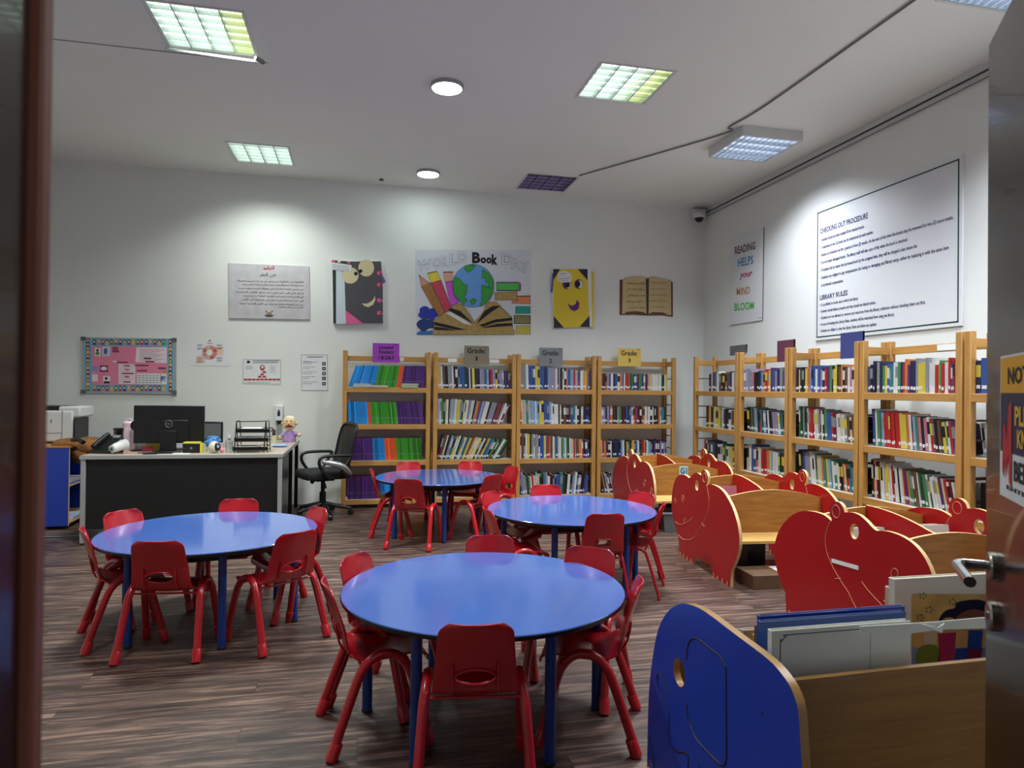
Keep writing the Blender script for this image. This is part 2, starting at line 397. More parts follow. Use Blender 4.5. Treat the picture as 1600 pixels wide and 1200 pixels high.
# ---------------------------------------------------------------- the open door
def door():
    hinge = Vector((0.655, 0.355, 0)); E = Vector((1.199, 1.085, 0)); d = (E - hinge); Ln = d.length; d.normalize()
    ang = math.atan2(d.y, d.x)
    t = thing('door_1', 'dark brown door leaf opened into the room on the right', 'door', hinge, ang); del t['category']; t['kind'] = 'structure'
    # local: x along the leaf from the hinge, y = towards the camera side when positive
    TH = .042
    b = MB(); b.box(0, Ln, -TH, 0, .008, 2.09, BROWNDOOR); b.build('door_leaf', t, bevel=.002)
    inv = Matrix.Translation(hinge) @ Matrix.Rotation(ang, 4, 'Z')
    invi = inv.inverted()
    def onleaf(px, py, off=0.0):
        r = invi.to_3x3() @ ray(px, py); o = invi @ CAM; k = (off - o.y) / r.y; return o + r * k
    hc = onleaf(1556, 886); hx, hz = Ln - .075, hc.z
    for side, nm in ((1, 'outer'), (-1, 'inner')):
        y0 = 0 if side > 0 else -TH
        b = MB(); b.lathe([(.027, 0), (.027, .009 * side), (.024, .012 * side)], (hx, y0, hz), NICKEL, 28, axis='y'); b.build('handle_rose', t)
        b = MB(); pts = [(hx, y0 + .008 * side, hz), (hx, y0 + .045 * side, hz), (hx - .006, y0 + .058 * side, hz), (hx - .022, y0 + .064 * side, hz), (hx - .07, y0 + .064 * side, hz - .001), (hx - .135, y0 + .064 * side, hz - .002)]
        b.tube(cr(pts, 5), .0095, CHROME, 16); b.build('lever_handle', t)
        b = MB(); b.lathe([(.027, 0), (.027, .009 * side), (.023, .012 * side)], (hx, y0, hz - .092), NICKEL, 28, axis='y')
        b.lathe([(.008, .0121 * side), (.008, .0135 * side)], (hx, y0, hz - .092), CHROME, 14, axis='y')
        b.box(hx - .001, hx + .001, y0 + .0136 * side - .0004, y0 + .0136 * side + .0004, hz - .097, hz - .087, INK); b.build('keyhole_rose', t)
    # taped notice
    s = thing('notice_sign', 'laminated knock-before-entering notice taped on the dark open door', 'sign', hinge, ang)
    a = onleaf(1565, 557); c2 = onleaf(1571, 776); x1 = a.x; W_ = .30
    zt, zb = 1.4 + .245 * .30, c2.z
    zt = a.z
    def fn(off): return lambda u, v: (x1 - u, off, v)
    b = MB(); b.box(x1 - W_, x1, .0003, .0016, zb, zt, PAPER); b.build('sheet', s)
    Hh = zt - zb; z1 = zt - Hh * .265; z2 = zt - Hh * .68
    b = MB()
    b.quad([(x1 - .004, .002, zt - .004), (x1 - W_ + .004, .002, zt - .004), (x1 - W_ + .004, .002, z1), (x1 - .004, .002, z1)], mat('notice_orange', (236, 170, 20), .5))
    b.quad([(x1 - .004, .002, z1), (x1 - W_ + .004, .002, z1), (x1 - W_ + .004, .002, z2), (x1 - .004, .002, z2)], mat('notice_navy', (26, 28, 70), .5)); b.build('colour_bands', s)
    b = MB()
    put_text(b, 'NOTICE', fn(.0028), .055, .26, z1 + .015, zt - .022, INK, .03)
    b.build('lettering', s, smooth=False); b = MB(); YEL = mat('notice_yellow', (238, 190, 40), .5)
    put_text(b, 'PLEASE', fn(.0028), .10, .26, z1 - .055, z1 - .022, YEL, .03); put_text(b, 'KNOCK', fn(.0028), .115, .26, z2 + .012, z2 + .043, YEL, .03)
    b.build('lettering', s, smooth=False); b = MB(); put_text(b, 'BEFORE', fn(.0028), .095, .27, z2 - .045, z2 - .010, INK, .03); put_text(b, 'ENTERING', fn(.0028), .05, .28, zb + .016, z2 - .056, INK, .03); b.build('lettering', s)
    b = MB(); RED = mat('notice_red', (196, 30, 36), .5)
    for pl in ([(.02, z2 - .03), (.028, z2 + .045), (.04, z2 + .05), (.05, z2 + .02), (.062, z2 + .08), (.082, z2 + .09), (.082, z2 - .06), (.066, z2 - .05), (.06, z2 - .0), (.046, z2 - .045), (.04, z2 - .01), (.03, z2 - .045)],):
        b.prism([(x1 - p_[0], p_[1]) for p_ in pl], .0003, Matrix(((0, 1, 0, 0), (1, 0, 0, .0026), (0, 0, 1, 0), (0, 0, 0, 1))), RED)
    b.build('knocking_hand_symbol', s, smooth=False)
door()

# ================================================================ furniture: bookcases
LV = [1.406, .975, .551, .101]      # shelf surface heights
def rail_h(i): return .06
def bookcase(name, label, width, back=True):
    """local: x = width (0..width), y = depth (front 0, back .31), z up"""
    t = thing(name, label, 'bookcase'); P_ = .05; D_ = .31; Hh = 1.833
    for x in (0, width - P_):
        for y in (0, D_ - P_):
            b = MB(); b.box(x, x + P_, y, y + P_, 0, Hh, BEECH); b.build('post', t, bevel=.004)
    for i, z in enumerate(LV):
        b = MB(); b.box(P_ * .5, width - P_ * .5, .022, D_ - .012, z - .022, z - .002, WHITE); sh = b.build('shelf', t)
        b = MB(); b.box(P_ - .004, width - P_ + .004, .004, .024, z - .058, z, BEECHX); b.build('shelf_rail', sh, bevel=.003)
    b = MB(); b.box(P_ - .004, width - P_ + .004, D_ - .035, D_ - .012, 1.722, 1.784, BEECHX); b.build('top_rail', t, bevel=.003)
    if back: b = MB(); b.box(P_ - .004, width - P_ + .004, D_ - .010, D_ - .004, .05, 1.40, HARDB); b.build('back_panel', t)
    b = MB(); b.box(P_ * .5, width - P_ * .5, .03, .05, 0, .045, BLACKP); b.build('plinth', t)
    for x in (P_ / 2, width - P_ / 2):
        b = MB(); b.box(x - .011, x + .011, P_ - .004, D_ - P_ + .004, 1.722, 1.784, BEECHY); b.build('side_rail', t, bevel=.003)
        for z in (1.56, 1.22, 1.08, .82, .66, .40, .26):
            b = MB(); b.tube([(x, P_ - .005, z), (x, D_ - P_ + .005, z)], .006, mat('rung_metal', (70, 60, 54), .4, .4), 8); b.build('rung', t)
    return t
BACKX = [(-.215, .80), (.835, 1.845), (1.852, 2.875), (2.895, 3.96)]
BN = ['levelled readers bookcase', 'grade 1 bookcase', 'grade 2 bookcase', 'grade 3 bookcase']
BL = ['tall beech bookcase against the back wall filled with blue, green, orange and purple booklets', 'tall beech bookcase on the back wall under the taupe Grade 1 sign',
      'tall beech bookcase on the back wall under the plain grey Grade 2 sign', 'tall beech bookcase on the back wall under the yellow Grade 3 sign']
for (x0, x1), lb in zip(BACKX, BL):
    t = bookcase('bookcase', lb, x1 - x0); t.location = (x0, 8.0, 0)
RIGHTY = [(7.655, 6.655), (6.64, 5.76), (5.745, 4.815), (4.805, 3.83), (3.81, 2.83)]
RN = ['in the corner', 'second from the corner', 'third from the corner', 'fourth from the corner', 'behind the open door']
RL = ['tall beech bookcase on the right-hand wall, nearest the corner', 'tall beech bookcase on the right-hand wall, second from the corner', 'tall beech bookcase on the right-hand wall, third from the corner',
      'tall beech bookcase on the right-hand wall under the rules board, fourth from the corner', 'tall beech bookcase on the right-hand wall mostly hidden behind the open door']
for (y0, y1), lb in zip(RIGHTY, RL):
    t = bookcase('bookcase', lb, y0 - y1, False); t.location = (4.02, y0, 0); t.rotation_euler.z = -math.pi / 2

# ================================================================ books
BC = dict(r=(168, 40, 42), R=(92, 30, 40), w=(204, 204, 202), W=(190, 178, 150), k=(30, 30, 32), n=(36, 40, 76), b=(48, 80, 144), B=(122, 156, 188), g=(70, 124, 78), G=(32, 66, 52),
          t=(48, 118, 126), y=(200, 180, 72), o=(192, 116, 60), p=(80, 48, 98), v=(140, 128, 160), m=(98, 70, 52), s=(132, 136, 138), i=(182, 112, 132))
CN = dict(r='red', R='maroon', w='white', W='cream', k='black', n='navy', b='blue', B='pale blue', g='green', G='dark green', t='teal', y='yellow', o='orange', p='purple', v='lilac', m='brown', s='grey', i='pink')
BM = {k: mat('cover_' + CN[k].replace(' ', '_'), v, .38, var=.08, vscale=30) for k, v in BC.items()}
STICK = mat('spine_sticker', (214, 216, 218), .6); PAGES = mat('book_pages', (222, 212, 190), .8)
ORD = 'zeroth first second third fourth fifth sixth seventh eighth ninth tenth eleventh twelfth thirteenth fourteenth fifteenth sixteenth seventeenth eighteenth nineteenth'.split()
TENS = {20: 'twent', 30: 'thirt', 40: 'fort', 50: 'fift', 60: 'sixt'}
def ordinal(n):
    if n < 20: return ORD[n]
    t, u = n // 10 * 10, n % 10
    return TENS[t] + 'ieth' if u == 0 else TENS[t] + 'y-' + ORD[u]
def book_geo(mb, T, th, h, d, m, sticker=True, zs=.03, band=None):
    """spine at y = 0 facing -y, thickness along +x, standing on z = 0"""
    c = min(.0022, th * .2)
    mb.box(0, th, 0, c, 0, h, m, T); mb.box(0, c, c, d, 0, h, m, T); mb.box(th - c, th, c, d, 0, h, m, T)
    mb.box(c, th - c, c, d - .003, .003, h - .003, PAGES, T)
    if sticker: mb.box(th * .12, th * .88, -.0008, 0, zs, zs + .024, STICK, T)
    if band: mb.box(.0004, th - .0004, -.0006, 0, h * .5, h * .86, BM[band], T)
    return mb
def lay_row(letters, x0, x1, hmin, hmax, lean, rng, dmin=.15, dmax=.2):
    """books between x0 and x1 -> list of (x, thickness, height, depth, lean angle, letter)"""
    ts = [rng.uniform(.6, 1.4) for _ in letters]; 
    la = [lean(k / max(1, len(letters) - 1)) for k in range(len(letters))]
    w = [t_ / math.cos(a) for t_, a in zip(ts, la)]; s = (x1 - x0) / sum(w); x = x0; out = []
    for t_, a, wd, l in zip(ts, la, w, letters):
        out.append((x, t_ * s * .96, rng.uniform(hmin, hmax), rng.uniform(dmin, dmax), a, l)); x += wd * s
    return out
def book_matrix(base, rot, x, z, a, th, y):
    # lean a > 0: tops towards +x (pivot on the lower right corner), a < 0: tops towards -x
    T = Matrix.Translation(base) @ Matrix.Rotation(rot, 4, 'Z') @ Matrix.Translation((x, y, z + .001))
    if a > 0: T = T @ Matrix.Translation((th / math.cos(a), 0, 0)) @ Matrix.Rotation(a, 4, 'Y') @ Matrix.Translation((-th, 0, 0))
    elif a < 0: T = T @ Matrix.Rotation(a, 4, 'Y')
    return T
RSPEC = {  # (case, row): letters, x range (0..1 of the inner width), heights, lean in degrees (left end, right end)
 (0, 0): ('nWptwmkkombkwn', .30, 1, .20, .235, 0, 0), (1, 0): ('vBvsikknbsoroypbvnsbn', .0, 1, .20, .25, 0, 0), (2, 0): ('nkynkkyovbbwbvnrpgkyykmokmwiwt', 0, 1, .20, .245, 0, 0), (3, 0): ('bknksngybttwwgnropnnsyyyswwrygrwrbrwg', 0, 1, .2, .26, 0, 0),
 (0, 1): ('krykywyygwpknwmykWk', .15, 1, .20, .25, 0, 0), (1, 1): ('kkgnsBkrtkBnwkkvvswGtkwk', 0, 1, .2, .27, 4, 9), (2, 1): ('gGsGwrrrwwsmwkgbbrRwwWwsmWmkk', 0, 1, .22, .30, 2, 5), (3, 1): ('kbwgtBrrrrrrryyyowrBgikiwrmkmkygwrpnn', 0, 1, .21, .30, 3, 8),
 (0, 2): ('rwkgpbkwwkgwWypkG', .1, 1, .20, .26, 2, 6), (1, 2): ('WwbbowwrroWBwwgkGgkG', 0, 1, .22, .29, 1, 2), (2, 2): ('knbvswwwgWWotgyBtwgwkkoWrttrbk', 0, 1, .20, .31, 5, 8), (3, 2): ('kowrkWwwWywwrwwkwWrpoggmmwgGggwGwwwpWrwRws', 0, 1, .22, .31, 3, 14),
 (4, 0): ('nbnbtwrkyg', 0, .5, .2, .24, 0, 0), (4, 1): ('sWwksbrgwk', 0, .4, .18, .24, 8, 14), (4, 2): ('kmsGwrkbWo', 0, .4, .2, .26, 2, 4)}
ROWN = ['top shelf', 'second shelf', 'third shelf']
rng = random.Random(7)
for (c, r), (letters, fa, fb_, h0, h1, la, lb_) in RSPEC.items():
    y0, y1 = RIGHTY[c]; wdt = y0 - y1; a, bnd = .055, wdt - .055
    if c == 3: h0, h1 = h0 + .0, h1
    xa, xb = a + (bnd - a) * fa, a + (bnd - a) * fb_
    if la: xb -= .0
    lean = lambda k: -math.radians(la + (lb_ - la) * k) if (la or lb_) else 0.0
    rows = lay_row(letters, xa + (.25 * math.sin(math.radians(la)) if la else 0), xb, h0, h1, lean, rng, .16, .20)
    hs = sorted([q[2] for q in rows], reverse=True) if r else None
    for n, (x, th, h, d, an, l) in enumerate(rows):
        if hs: h = hs[n] * rng.uniform(.965, 1.03)
        mb = MB(); book_geo(mb, Matrix.Identity(4), th, h, d, BM[l], rng.random() < .8, rng.uniform(.022, .036), rng.choice([None] * 8 + ['w', 'k', 'y', 's']))
        o = mb.build('book', smooth=False)
        o.matrix_world = book_matrix(Vector((4.02, y0, LV[r])), -math.pi / 2, x, 0, an, th, (.035 if r == 0 else .075) + rng.uniform(0, .008))
        tag(o, '%s book, %s from left, %s, right-wall bookcase %s' % (CN[l], ordinal(n + 1), ROWN[r], RN[c]), 'book', 'books on the ' + ROWN[r] + ' of the right-wall bookcase ' + RN[c])
# dark atlases lying on the standing books
# levelled readers
READ = dict(B=(30, 130, 205), G=(58, 142, 40), O=(212, 84, 40), P=(78, 42, 112)); RNM = dict(B='bright blue', G='bright green', O='orange', P='dark purple')
RM = {(k, q): mat('reader_%s_%d' % (RNM[k].replace(' ', '_'), q), tuple(min(255, c_ * f_q) for c_ in v), .35) for k, v in READ.items() for q, f_q in enumerate((.72, 1, 1.22))}
MAR = mat('maroon_page_edge', (110, 28, 50), .6)
RR = [('B' * 15 + 'G' * 13 + 'O' * 3 + 'P' * 14, .06, 1, .262, 18, 3), ('B' * 12 + 'O' * 2 + 'G' * 16 + 'P' * 16, 0, .99, .262, -3, -9), ('P' * 15 + 'B' * 7 + 'O' * 7 + 'G' * 15, 0, .97, .262, -2, -6), ('P' * 18 + 'B' * 8 + 'G' * 8 + 'O' * 8, 0, 1, .262, 0, -2)]
RWN = ['top shelf', 'second shelf', 'third shelf', 'bottom shelf']
for r, (letters, fa, fb_, h, la, lb_) in enumerate(RR):
    x0, x1 = BACKX[0]; w_ = x1 - x0 - .11; n = len(letters)
    xa, xb = .055 + w_ * fa, .055 + w_ * fb_
    if la > 0: xa -= .045; xb -= .015
    elif lb_: xa += .012; 
    step = (xb - xa) / n
    for k, l in enumerate(letters):
        an = math.radians(la + (lb_ - la) * k / (n - 1)); th = step * math.cos(an) * .90; hh = h * rng.uniform(.99, 1.01)
        q = rng.choice((0, 1, 1, 1, 2)); mb = MB(); mb.box(0, th, 0, .002, 0, hh, RM[l, q]); mb.box(0, .0015, .002, .19, 0, hh, RM[l, q]); mb.box(th - .0015, th, .002, .19, 0, hh, RM[l, q]); mb.box(0, .0011, -.0008, 0, .01, hh - .01, RM[l, 2]); mb.box(.0015, th - .0015, .002, .188, .002, hh - .001, MAR)
        mb.box(0.001, th - .001, -.0005, 0, .07, .074, BM['v'])
        o = mb.build('booklet', smooth=False)
        o.matrix_world = book_matrix(Vector((x0, 8.0, LV[r])), 0, xa + step * k, 0, an, th, .055 + rng.uniform(0, .004))
        tag(o, '%s booklet, %s from left, %s, leftmost back-wall bookcase' % (RNM[l], ordinal(k + 1), RWN[r]), 'booklet', 'reader booklets on the ' + RWN[r])
for px, n, cm, nm in ((566, 5, 'B', 'pale blue'), (593, 3, 'i', 'pink'), (640, 6, 'g', 'green')):
    c = pY(px, 604, 8.03)
    for k in range(n):
        mb = MB(); mb.box(-.10, .10, 0, .15, 0, .008, BM[cm]); mb.box(-.098, .098, -.0006, .0, .002, .006, PAGES)
        o = mb.build('booklet', smooth=False); o.location = (c.x + rng.uniform(-.008, .008), 7.985 + rng.uniform(-.0, .006) + .01, LV[0] + .0085 * k + .001)
        tag(o, '%s booklet lying flat, %s from the bottom of its stack, leftmost bookcase' % (nm, ordinal(k + 1)), 'booklet', 'flat %s booklets' % nm)
# grade 1 to 3: far and too many to tell apart, one mass of books
PAL = {(1, 0): 'yWwmksswkksbbGnwkynnkvsbBkrvypvBkpkp', (1, 1): 'BwwgGywksWBwyyBGywwsswwksorbBswwkssvpmrkvwRv', (1, 2): 'RmwkssbgywktywbgymowywykwmybtkgRkgwgk', (1, 3): 'skwkbmkswkbkwrskg',
       (2, 0): 'ssswbbnbyybbbnbBvsvwkskwkobBBrWBrbwwoyob', (2, 1): 'rWWWtWBBBwBByybbbBwwwwkWkmkRbtwkkWnnbn', (2, 2): 'wmvwyykswsvwbbybromwgbWwgBwgGwWWrsmoWrkpb', (2, 3): 'bvsGgwrWBWgGtvwRkvbbtGkwmBwnvkpb',
       (3, 0): 'kmRkovpwwkbwobwrrgGgnbbRgtnvRvyWwwwWwgkwy', (3, 1): 'wsvnvRokmksgkRkbkbworbRkmowowkwkkkRowttk', (3, 2): 'gWroRkwknnnkbBwkygkoykbwbmrRokwBbkpRkpvpsn', (3, 3): 'kRsmkWvRksk'}
LEAN = {(1, 0): (-4, -1), (1, 1): (-2, 22), (1, 2): (14, 32), (1, 3): (-25, -10), (2, 0): (-2, 0), (2, 1): (-3, 0), (2, 2): (0, -2), (2, 3): (-8, 8), (3, 0): (0, 0), (3, 1): (-1, 0), (3, 2): (-2, 0), (3, 3): (-12, -16)}
HH = {(1, 0): (.22, .28), (1, 1): (.26, .31), (1, 2): (.26, .30), (1, 3): (.22, .27), (2, 0): (.23, .31), (2, 1): (.2, .31), (2, 2): (.22, .32), (2, 3): (.22, .28), (3, 0): (.2, .215), (3, 1): (.21, .23), (3, 2): (.19, .22), (3, 3): (.22, .27)}
mass = MB()
for (c, r), letters in PAL.items():
    x0, x1 = BACKX[c]; wdt = x1 - x0; lo, hi = HH[(c, r)]; l0, l1 = LEAN[(c, r)]
    xa, xb = .055, wdt - .06 - (.05 if c == 3 and r < 2 else 0)
    if (c, r) in ((3, 0), (3, 2)): xb = wdt - .10
    if (c, r) == (3, 3): xb = .28
    if max(l0, l1) > 5: xb -= .30 * math.sin(math.radians(l1)) * .9
    if l0 < -4: xa += .25 * math.sin(math.radians(-l0)) * .8
    rows = lay_row(letters, xa, xb, lo, hi, lambda k: math.radians(l0 + (l1 - l0) * k), rng)
    asc = sorted([q[2] for q in rows], reverse=True)
    for n, (x, th, h, d, an, l) in enumerate(rows):
        if r < 3 and c != 3: h = asc[n] * rng.uniform(.97, 1.02)
        book_geo(mass, book_matrix(Vector((x0, 8.0, LV[r])), 0, x, 0, an, th, .05 + rng.uniform(0, .012)), th, h, d, BM[l], rng.random() < .72, rng.uniform(.02, .034), rng.choice([None] * 6 + ['w', 's', 'k']))
o = mass.build('book', smooth=False); tag(o, 'rows of mixed small books filling the grade 1, 2 and 3 bookcases', 'books'); o['kind'] = 'stuff'
# ================================================================ tables and chairs
TB = dict(A=(.533, 2.90), B=(-.867, 4.32), C=(.747, 6.60), D=(1.499, 4.68)); TR, TZ = .611, .54
def round_table(cx, cy, a0, label):
    t = thing('round_table', label, 'table', (cx, cy, 0), 0, 'low round blue tables')
    b = MB(); b.lathe([(.001, TZ - .024), (TR - .012, TZ - .024), (TR - .003, TZ - .02), (TR, TZ - .013), (TR, TZ - .007), (TR - .002, TZ - .003)], (0, 0, 0), BLACKEDGE, 96)
    b.lathe([(TR - .002, TZ - .003), (TR - .005, TZ), (.001, TZ)], (0, 0, 0), BLUET, 96); b.build('tabletop', t, angle=25)
    b = MB(); b.lathe([(.47, TZ - .025), (.47, TZ - .075), (.455, TZ - .075), (.455, TZ - .025)], (0, 0, 0), BLACKM, 48); b.build('apron', t)
    for k in range(6):
        a = math.radians(a0 + 60 * k); x, y = .50 * math.cos(a), .50 * math.sin(a)
        b = MB(); b.tube([(x, y, .006), (x, y, TZ - .026)], .0215, BLUELEG, 20); l = b.build('leg', t)
        b = MB(); b.lathe([(.023, 0), (.023, .012), (.0216, .014)], (x, y, 0), BLACKP, 18); b.build('foot_pad', l)
    return t
round_table(*TB['A'], -10, 'large low round blue table nearest the camera')
round_table(*TB['B'], -12, 'low round blue table in front of the black desk')
round_table(*TB['C'], -90, 'low round blue table furthest back, before the bookcases')
round_table(*TB['D'], 0, 'low round blue table beside the red hippo book bins')

PROF = [(.182, .300), (.178, .322), (.160, .333), (.10, .338), (.02, .331), (-.06, .331), (-.105, .341), (-.132, .364), (-.150, .40), (-.168, .45), (-.192, .52), (-.214, .585), (-.226, .62)]
def shell(round_hole=True):
    pr = cr(PROF, 5); L_ = [0]
    for i in range(1, len(pr)): L_.append(L_[-1] + math.dist(pr[i], pr[i - 1]))
    tot = L_[-1]; nv = 58; nu = 26
    def at(s):
        for i in range(1, len(pr)):
            if L_[i] >= s - 1e-9: k = (s - L_[i - 1]) / (L_[i] - L_[i - 1]); return tuple(pr[i - 1][j] + (pr[i][j] - pr[i - 1][j]) * k for j in (0, 1))
        return pr[-1]
    def width(s):
        f = s / tot; d = tot - s
        w_ = .150 if f < .5 else .150 - .026 * ((f - .5) / .5)
        if s < .05: w_ *= (1 - .22 * ((.05 - s) / .05) ** 2)
        if d < .04: w_ -= .034 * ((.04 - d) / .04) ** 2.2
        return w_
    sh = tot - .208   # hole height along the sheet
    hx, hy = (.070, .031) if round_hole else (.05, .026)
    vs = []; uv = []
    for j in range(nv + 1):
        s = tot * j / nv
        for i in range(nu + 1):
            u = -1 + 2 * i / nu; vs.append([u * width(s), s]); uv.append(u)
    def inside(p):
        dx, dy = p[0] / hx, (p[1] - sh) / hy
        return (abs(dx) ** (2.0 if round_hole else 5) + abs(dy) ** (2.0 if round_hole else 5))
    fs = []
    for j in range(nv):
        for i in range(nu):
            q = [j * (nu + 1) + i, j * (nu + 1) + i + 1, (j + 1) * (nu + 1) + i + 1, (j + 1) * (nu + 1) + i]
            if all(inside(vs[k]) < 1 for k in q): continue
            fs.append(q)
    pw = 2.0 if round_hole else 5
    for p in vs:
        k = inside(p)
        if 1e-6 < k < 1: f = k ** (-1 / pw); p[0] *= f; p[1] = sh + (p[1] - sh) * f
    out = []
    for p, u in zip(vs, uv):
        y, z = at(min(max(p[1], 0), tot)); f = p[1] / tot
        if f > .55: y += .022 * u * u * min(1, (f - .55) / .2)
        else: z += .010 * u * u * (1 if f > .12 else f / .12)
        out.append((p[0], y, z))
    hz = at(sh)
    m = MB(); used = sorted({k for f in fs for k in f}); mp = {k: n for n, k in enumerate(used)}
    m.add([out[k] for k in used], [[mp[k] for k in f] for f in fs], REDP)
    rim = [(hx * math.copysign(abs(math.cos(a)) ** (2 / pw), math.cos(a)), sh + hy * math.copysign(abs(math.sin(a)) ** (2 / pw), math.sin(a))) for a in [2 * math.pi * k / 36 for k in range(37)]]
    rim3 = [(p[0], at(p[1])[0] - .007, at(p[1])[1]) for p in rim]
    return m, rim3, at, tot
def make_chair(thin):
    t = thing('child_chair', '', 'chair')
    m, rim, at, tot = shell(not thin)
    o = m.build('seat_shell', t, angle=60); s = o.modifiers.new('thick', 'SOLIDIFY'); s.thickness = .007; s.offset = 0
    bv = o.modifiers.new('round', 'BEVEL'); bv.width = .002; bv.segments = 2; bv.limit_method = 'ANGLE'; bv.angle_limit = math.radians(60)
    b = MB(); b.tube(rim, .0045, REDP, 8, cap=False); b.build('handle_rim', t)
    if not thin:
        for sx in (-1, 1):
            b = MB(); pts = [(sx * .078, at(tot - d)[0] - e, at(tot - d)[1]) for d, e in ((.155, .002), (.19, .010), (.235, .015), (.275, .016))]
            b.tube(pts, .0045, REDP, 8); b.build('rib', t)
    for sx in (-1, 1):
        if thin: pts = [(.172, -.205, .006), (.150, -.12, .275), (.145, -.095, .312), (.142, -.06, .321), (.142, .07, .319), (.145, .105, .310), (.150, .125, .275), (.168, .185, .006)]; r = .0095
        else: pts = [(.196, -.205, .012), (.180, -.115, .26), (.174, -.082, .325), (.169, -.04, .358), (.167, .0, .366), (.169, .04, .358), (.174, .078, .325), (.180, .108, .26), (.194, .175, .012)]; r = .0185
        b = MB(); b.tube(cr([(sx * p[0], p[1], p[2]) for p in pts], 5), r, REDP, 16); f = b.build('leg_frame', t)
        for e in (0, -1):
            p0, p1 = Vector(pts[e]), Vector(pts[1 if e == 0 else -2]); d = (p1 - p0).normalized(); p0.z = 0
            q = [p0 + d * k for k in ((.004, .065, .070) if not thin else (.002, .02, .022))]
            b = MB(); b.tube([(sx * v.x, v.y, max(v.z, .003)) for v in q], [.0235, .0235, .0205] if not thin else [.011, .011, .0098], REDP, 16); b.build('foot_cap', f)
    b = MB(); xx = .165 if not thin else .142
    yb_, zb_ = (-.088, .322) if not thin else (-.098, .308)
    b.tube([(-xx, yb_, zb_), (xx, yb_, zb_)], .006, REDP, 10); b.tube([(-xx, .095, zb_), (xx, .095, zb_)], .006, REDP, 10); b.build('crossbar', t)
    return t
CH = [  # backrest top centre x, y; heading; thin; label
 (.39, 2.25, 82, 0, 'red child chair seen from behind, in front of the nearest table'),
 (-.15, 2.87, 9, 0, 'red child chair seen from the side at the left of the nearest table'),
 (-.02, 3.30, -32, 0, 'red child chair at the back left of the nearest table'),
 (.69, 3.60, -97, 0, 'red child chair directly behind the nearest table, backrest only in view'),
 (1.14, 3.26, -128, 0, 'red child chair at the back right of the nearest table'),
 (1.17, 2.65, 157, 0, 'red child chair at the right of the nearest table, beside the blue book bin'),
 (-1.02, 3.77, 84, 0, 'red child chair seen from behind at the front left of the table before the desk'),
 (-1.50, 4.17, 22, 0, 'red child chair leftmost in the photo, side-on at the table before the desk'),
 (-1.42, 4.70, -38, 0, 'red child chair at the back left of the table before the desk'),
 (-.84, 5.07, -91, 0, 'red child chair between the black desk front and its blue table'),
 (-.26, 4.65, -150, 0, 'red child chair at the right rear of the table before the desk, edge-on'),
 (-.32, 3.88, 128, 0, 'red child chair at the front right of the table before the desk'),
 (.40, 5.99, 66, 0, 'red child chair seen from behind at the front of the furthest table'),
 (.11, 6.77, -2, 0, 'red child chair at the left of the furthest table, edge-on'),
 (.52, 7.36, -86, 0, 'red child chair behind the furthest table, left of the two backrests there'),
 (1.19, 7.38, -105, 0, 'red child chair behind the furthest table, right of the two backrests there'),
 (1.57, 6.84, -160, 0, 'red child chair at the right of the furthest table, handle slot in view'),
 (1.24, 6.19, 128, 0, 'red child chair at the front right of the furthest table'),
 (1.00, 5.14, -42, 0, 'red child chair at the back left of the table beside the hippo bins'),
 (.81, 4.44, 6, 0, 'red child chair at the left of the table beside the hippo bins'),
 (1.52, 5.45, -91, 0, 'red child chair behind the table beside the hippo bins'),
 (2.09, 4.94, -155, 0, 'red child chair between the far hippo bin and its blue table'),
 (1.56, 4.15, 88, 1, 'red child chair with thin legs seen from behind, square slot in its backrest'),
 (2.12, 4.43, 150, 1, 'red child chair with thin legs at the right of its table')]
proto = {0: make_chair(False), 1: make_chair(True)}; used = set()
for n_ch, (x, y, hd, thin, lb) in enumerate(CH):
    x *= .975; y *= .975; tc = TB['AAAAAABBBBBBCCCCCCDDDDDD'[n_ch]]; dd = math.hypot(x - tc[0], y - tc[1])
    if dd < .665: x, y = tc[0] + (x - tc[0]) * .665 / dd, tc[1] + (y - tc[1]) * .665 / dd
    a = math.radians(hd); loc = (x + .226 * math.cos(a), y + .226 * math.sin(a), 0); rz = a - math.pi / 2
    if thin in used: dup(proto[thin], loc, rz, lb, 'red chairs around the low round tables')
    else:
        o = proto[thin]; o.location = loc; o.rotation_euler.z = rz; tag(o, lb, 'chair', 'red chairs around the low round tables'); used.add(thin)

# ================================================================ hippo book bins
HIP = [(0.0, .0), (.312, .0), (.322, .03), (.335, .074), (.48, .07), (.631, .065), (.65, .03), (.655, .0), (.967, .0), (.972, .07)] + \
  cr([(.985, .147), (1.06, .22), (1.125, .303), (1.15, .40), (1.142, .49), (1.116, .56), (1.075, .62), (1.02, .662), (.961, .684), (.899, .694), (.828, .694), (.765, .682)], 3) + \
  cr([(.750, .686), (.72, .702), (.691, .719), (.645, .739), (.594, .745), (.55, .740), (.527, .734)], 3) + cr([(.522, .742), (.511, .763), (.483, .782), (.448, .782), (.412, .763), (.397, .73), (.406, .695), (.421, .672)], 3) + [(.416, .664), (.408, .667)] + \
  cr([(.385, .678), (.329, .691), (.222, .688), (.12, .665), (.024, .612), (-.05, .548), (-.108, .465), (-.134, .38), (-.128, .31), (-.096, .235), (-.045, .165), (-.012, .125)], 3) + [(-.006, .07)]
def bin_frame(P0, ang): d = Vector((math.cos(ang), math.sin(ang), 0)); return Matrix(((d.y, d.x, 0, P0[0]), (-d.x, d.y, 0, P0[1]), (0, 0, 1, 0), (0, 0, 0, 1)))   # local x across, y along the panel, z up
GROOVE = mat('pale_groove', (214, 150, 110), .5)
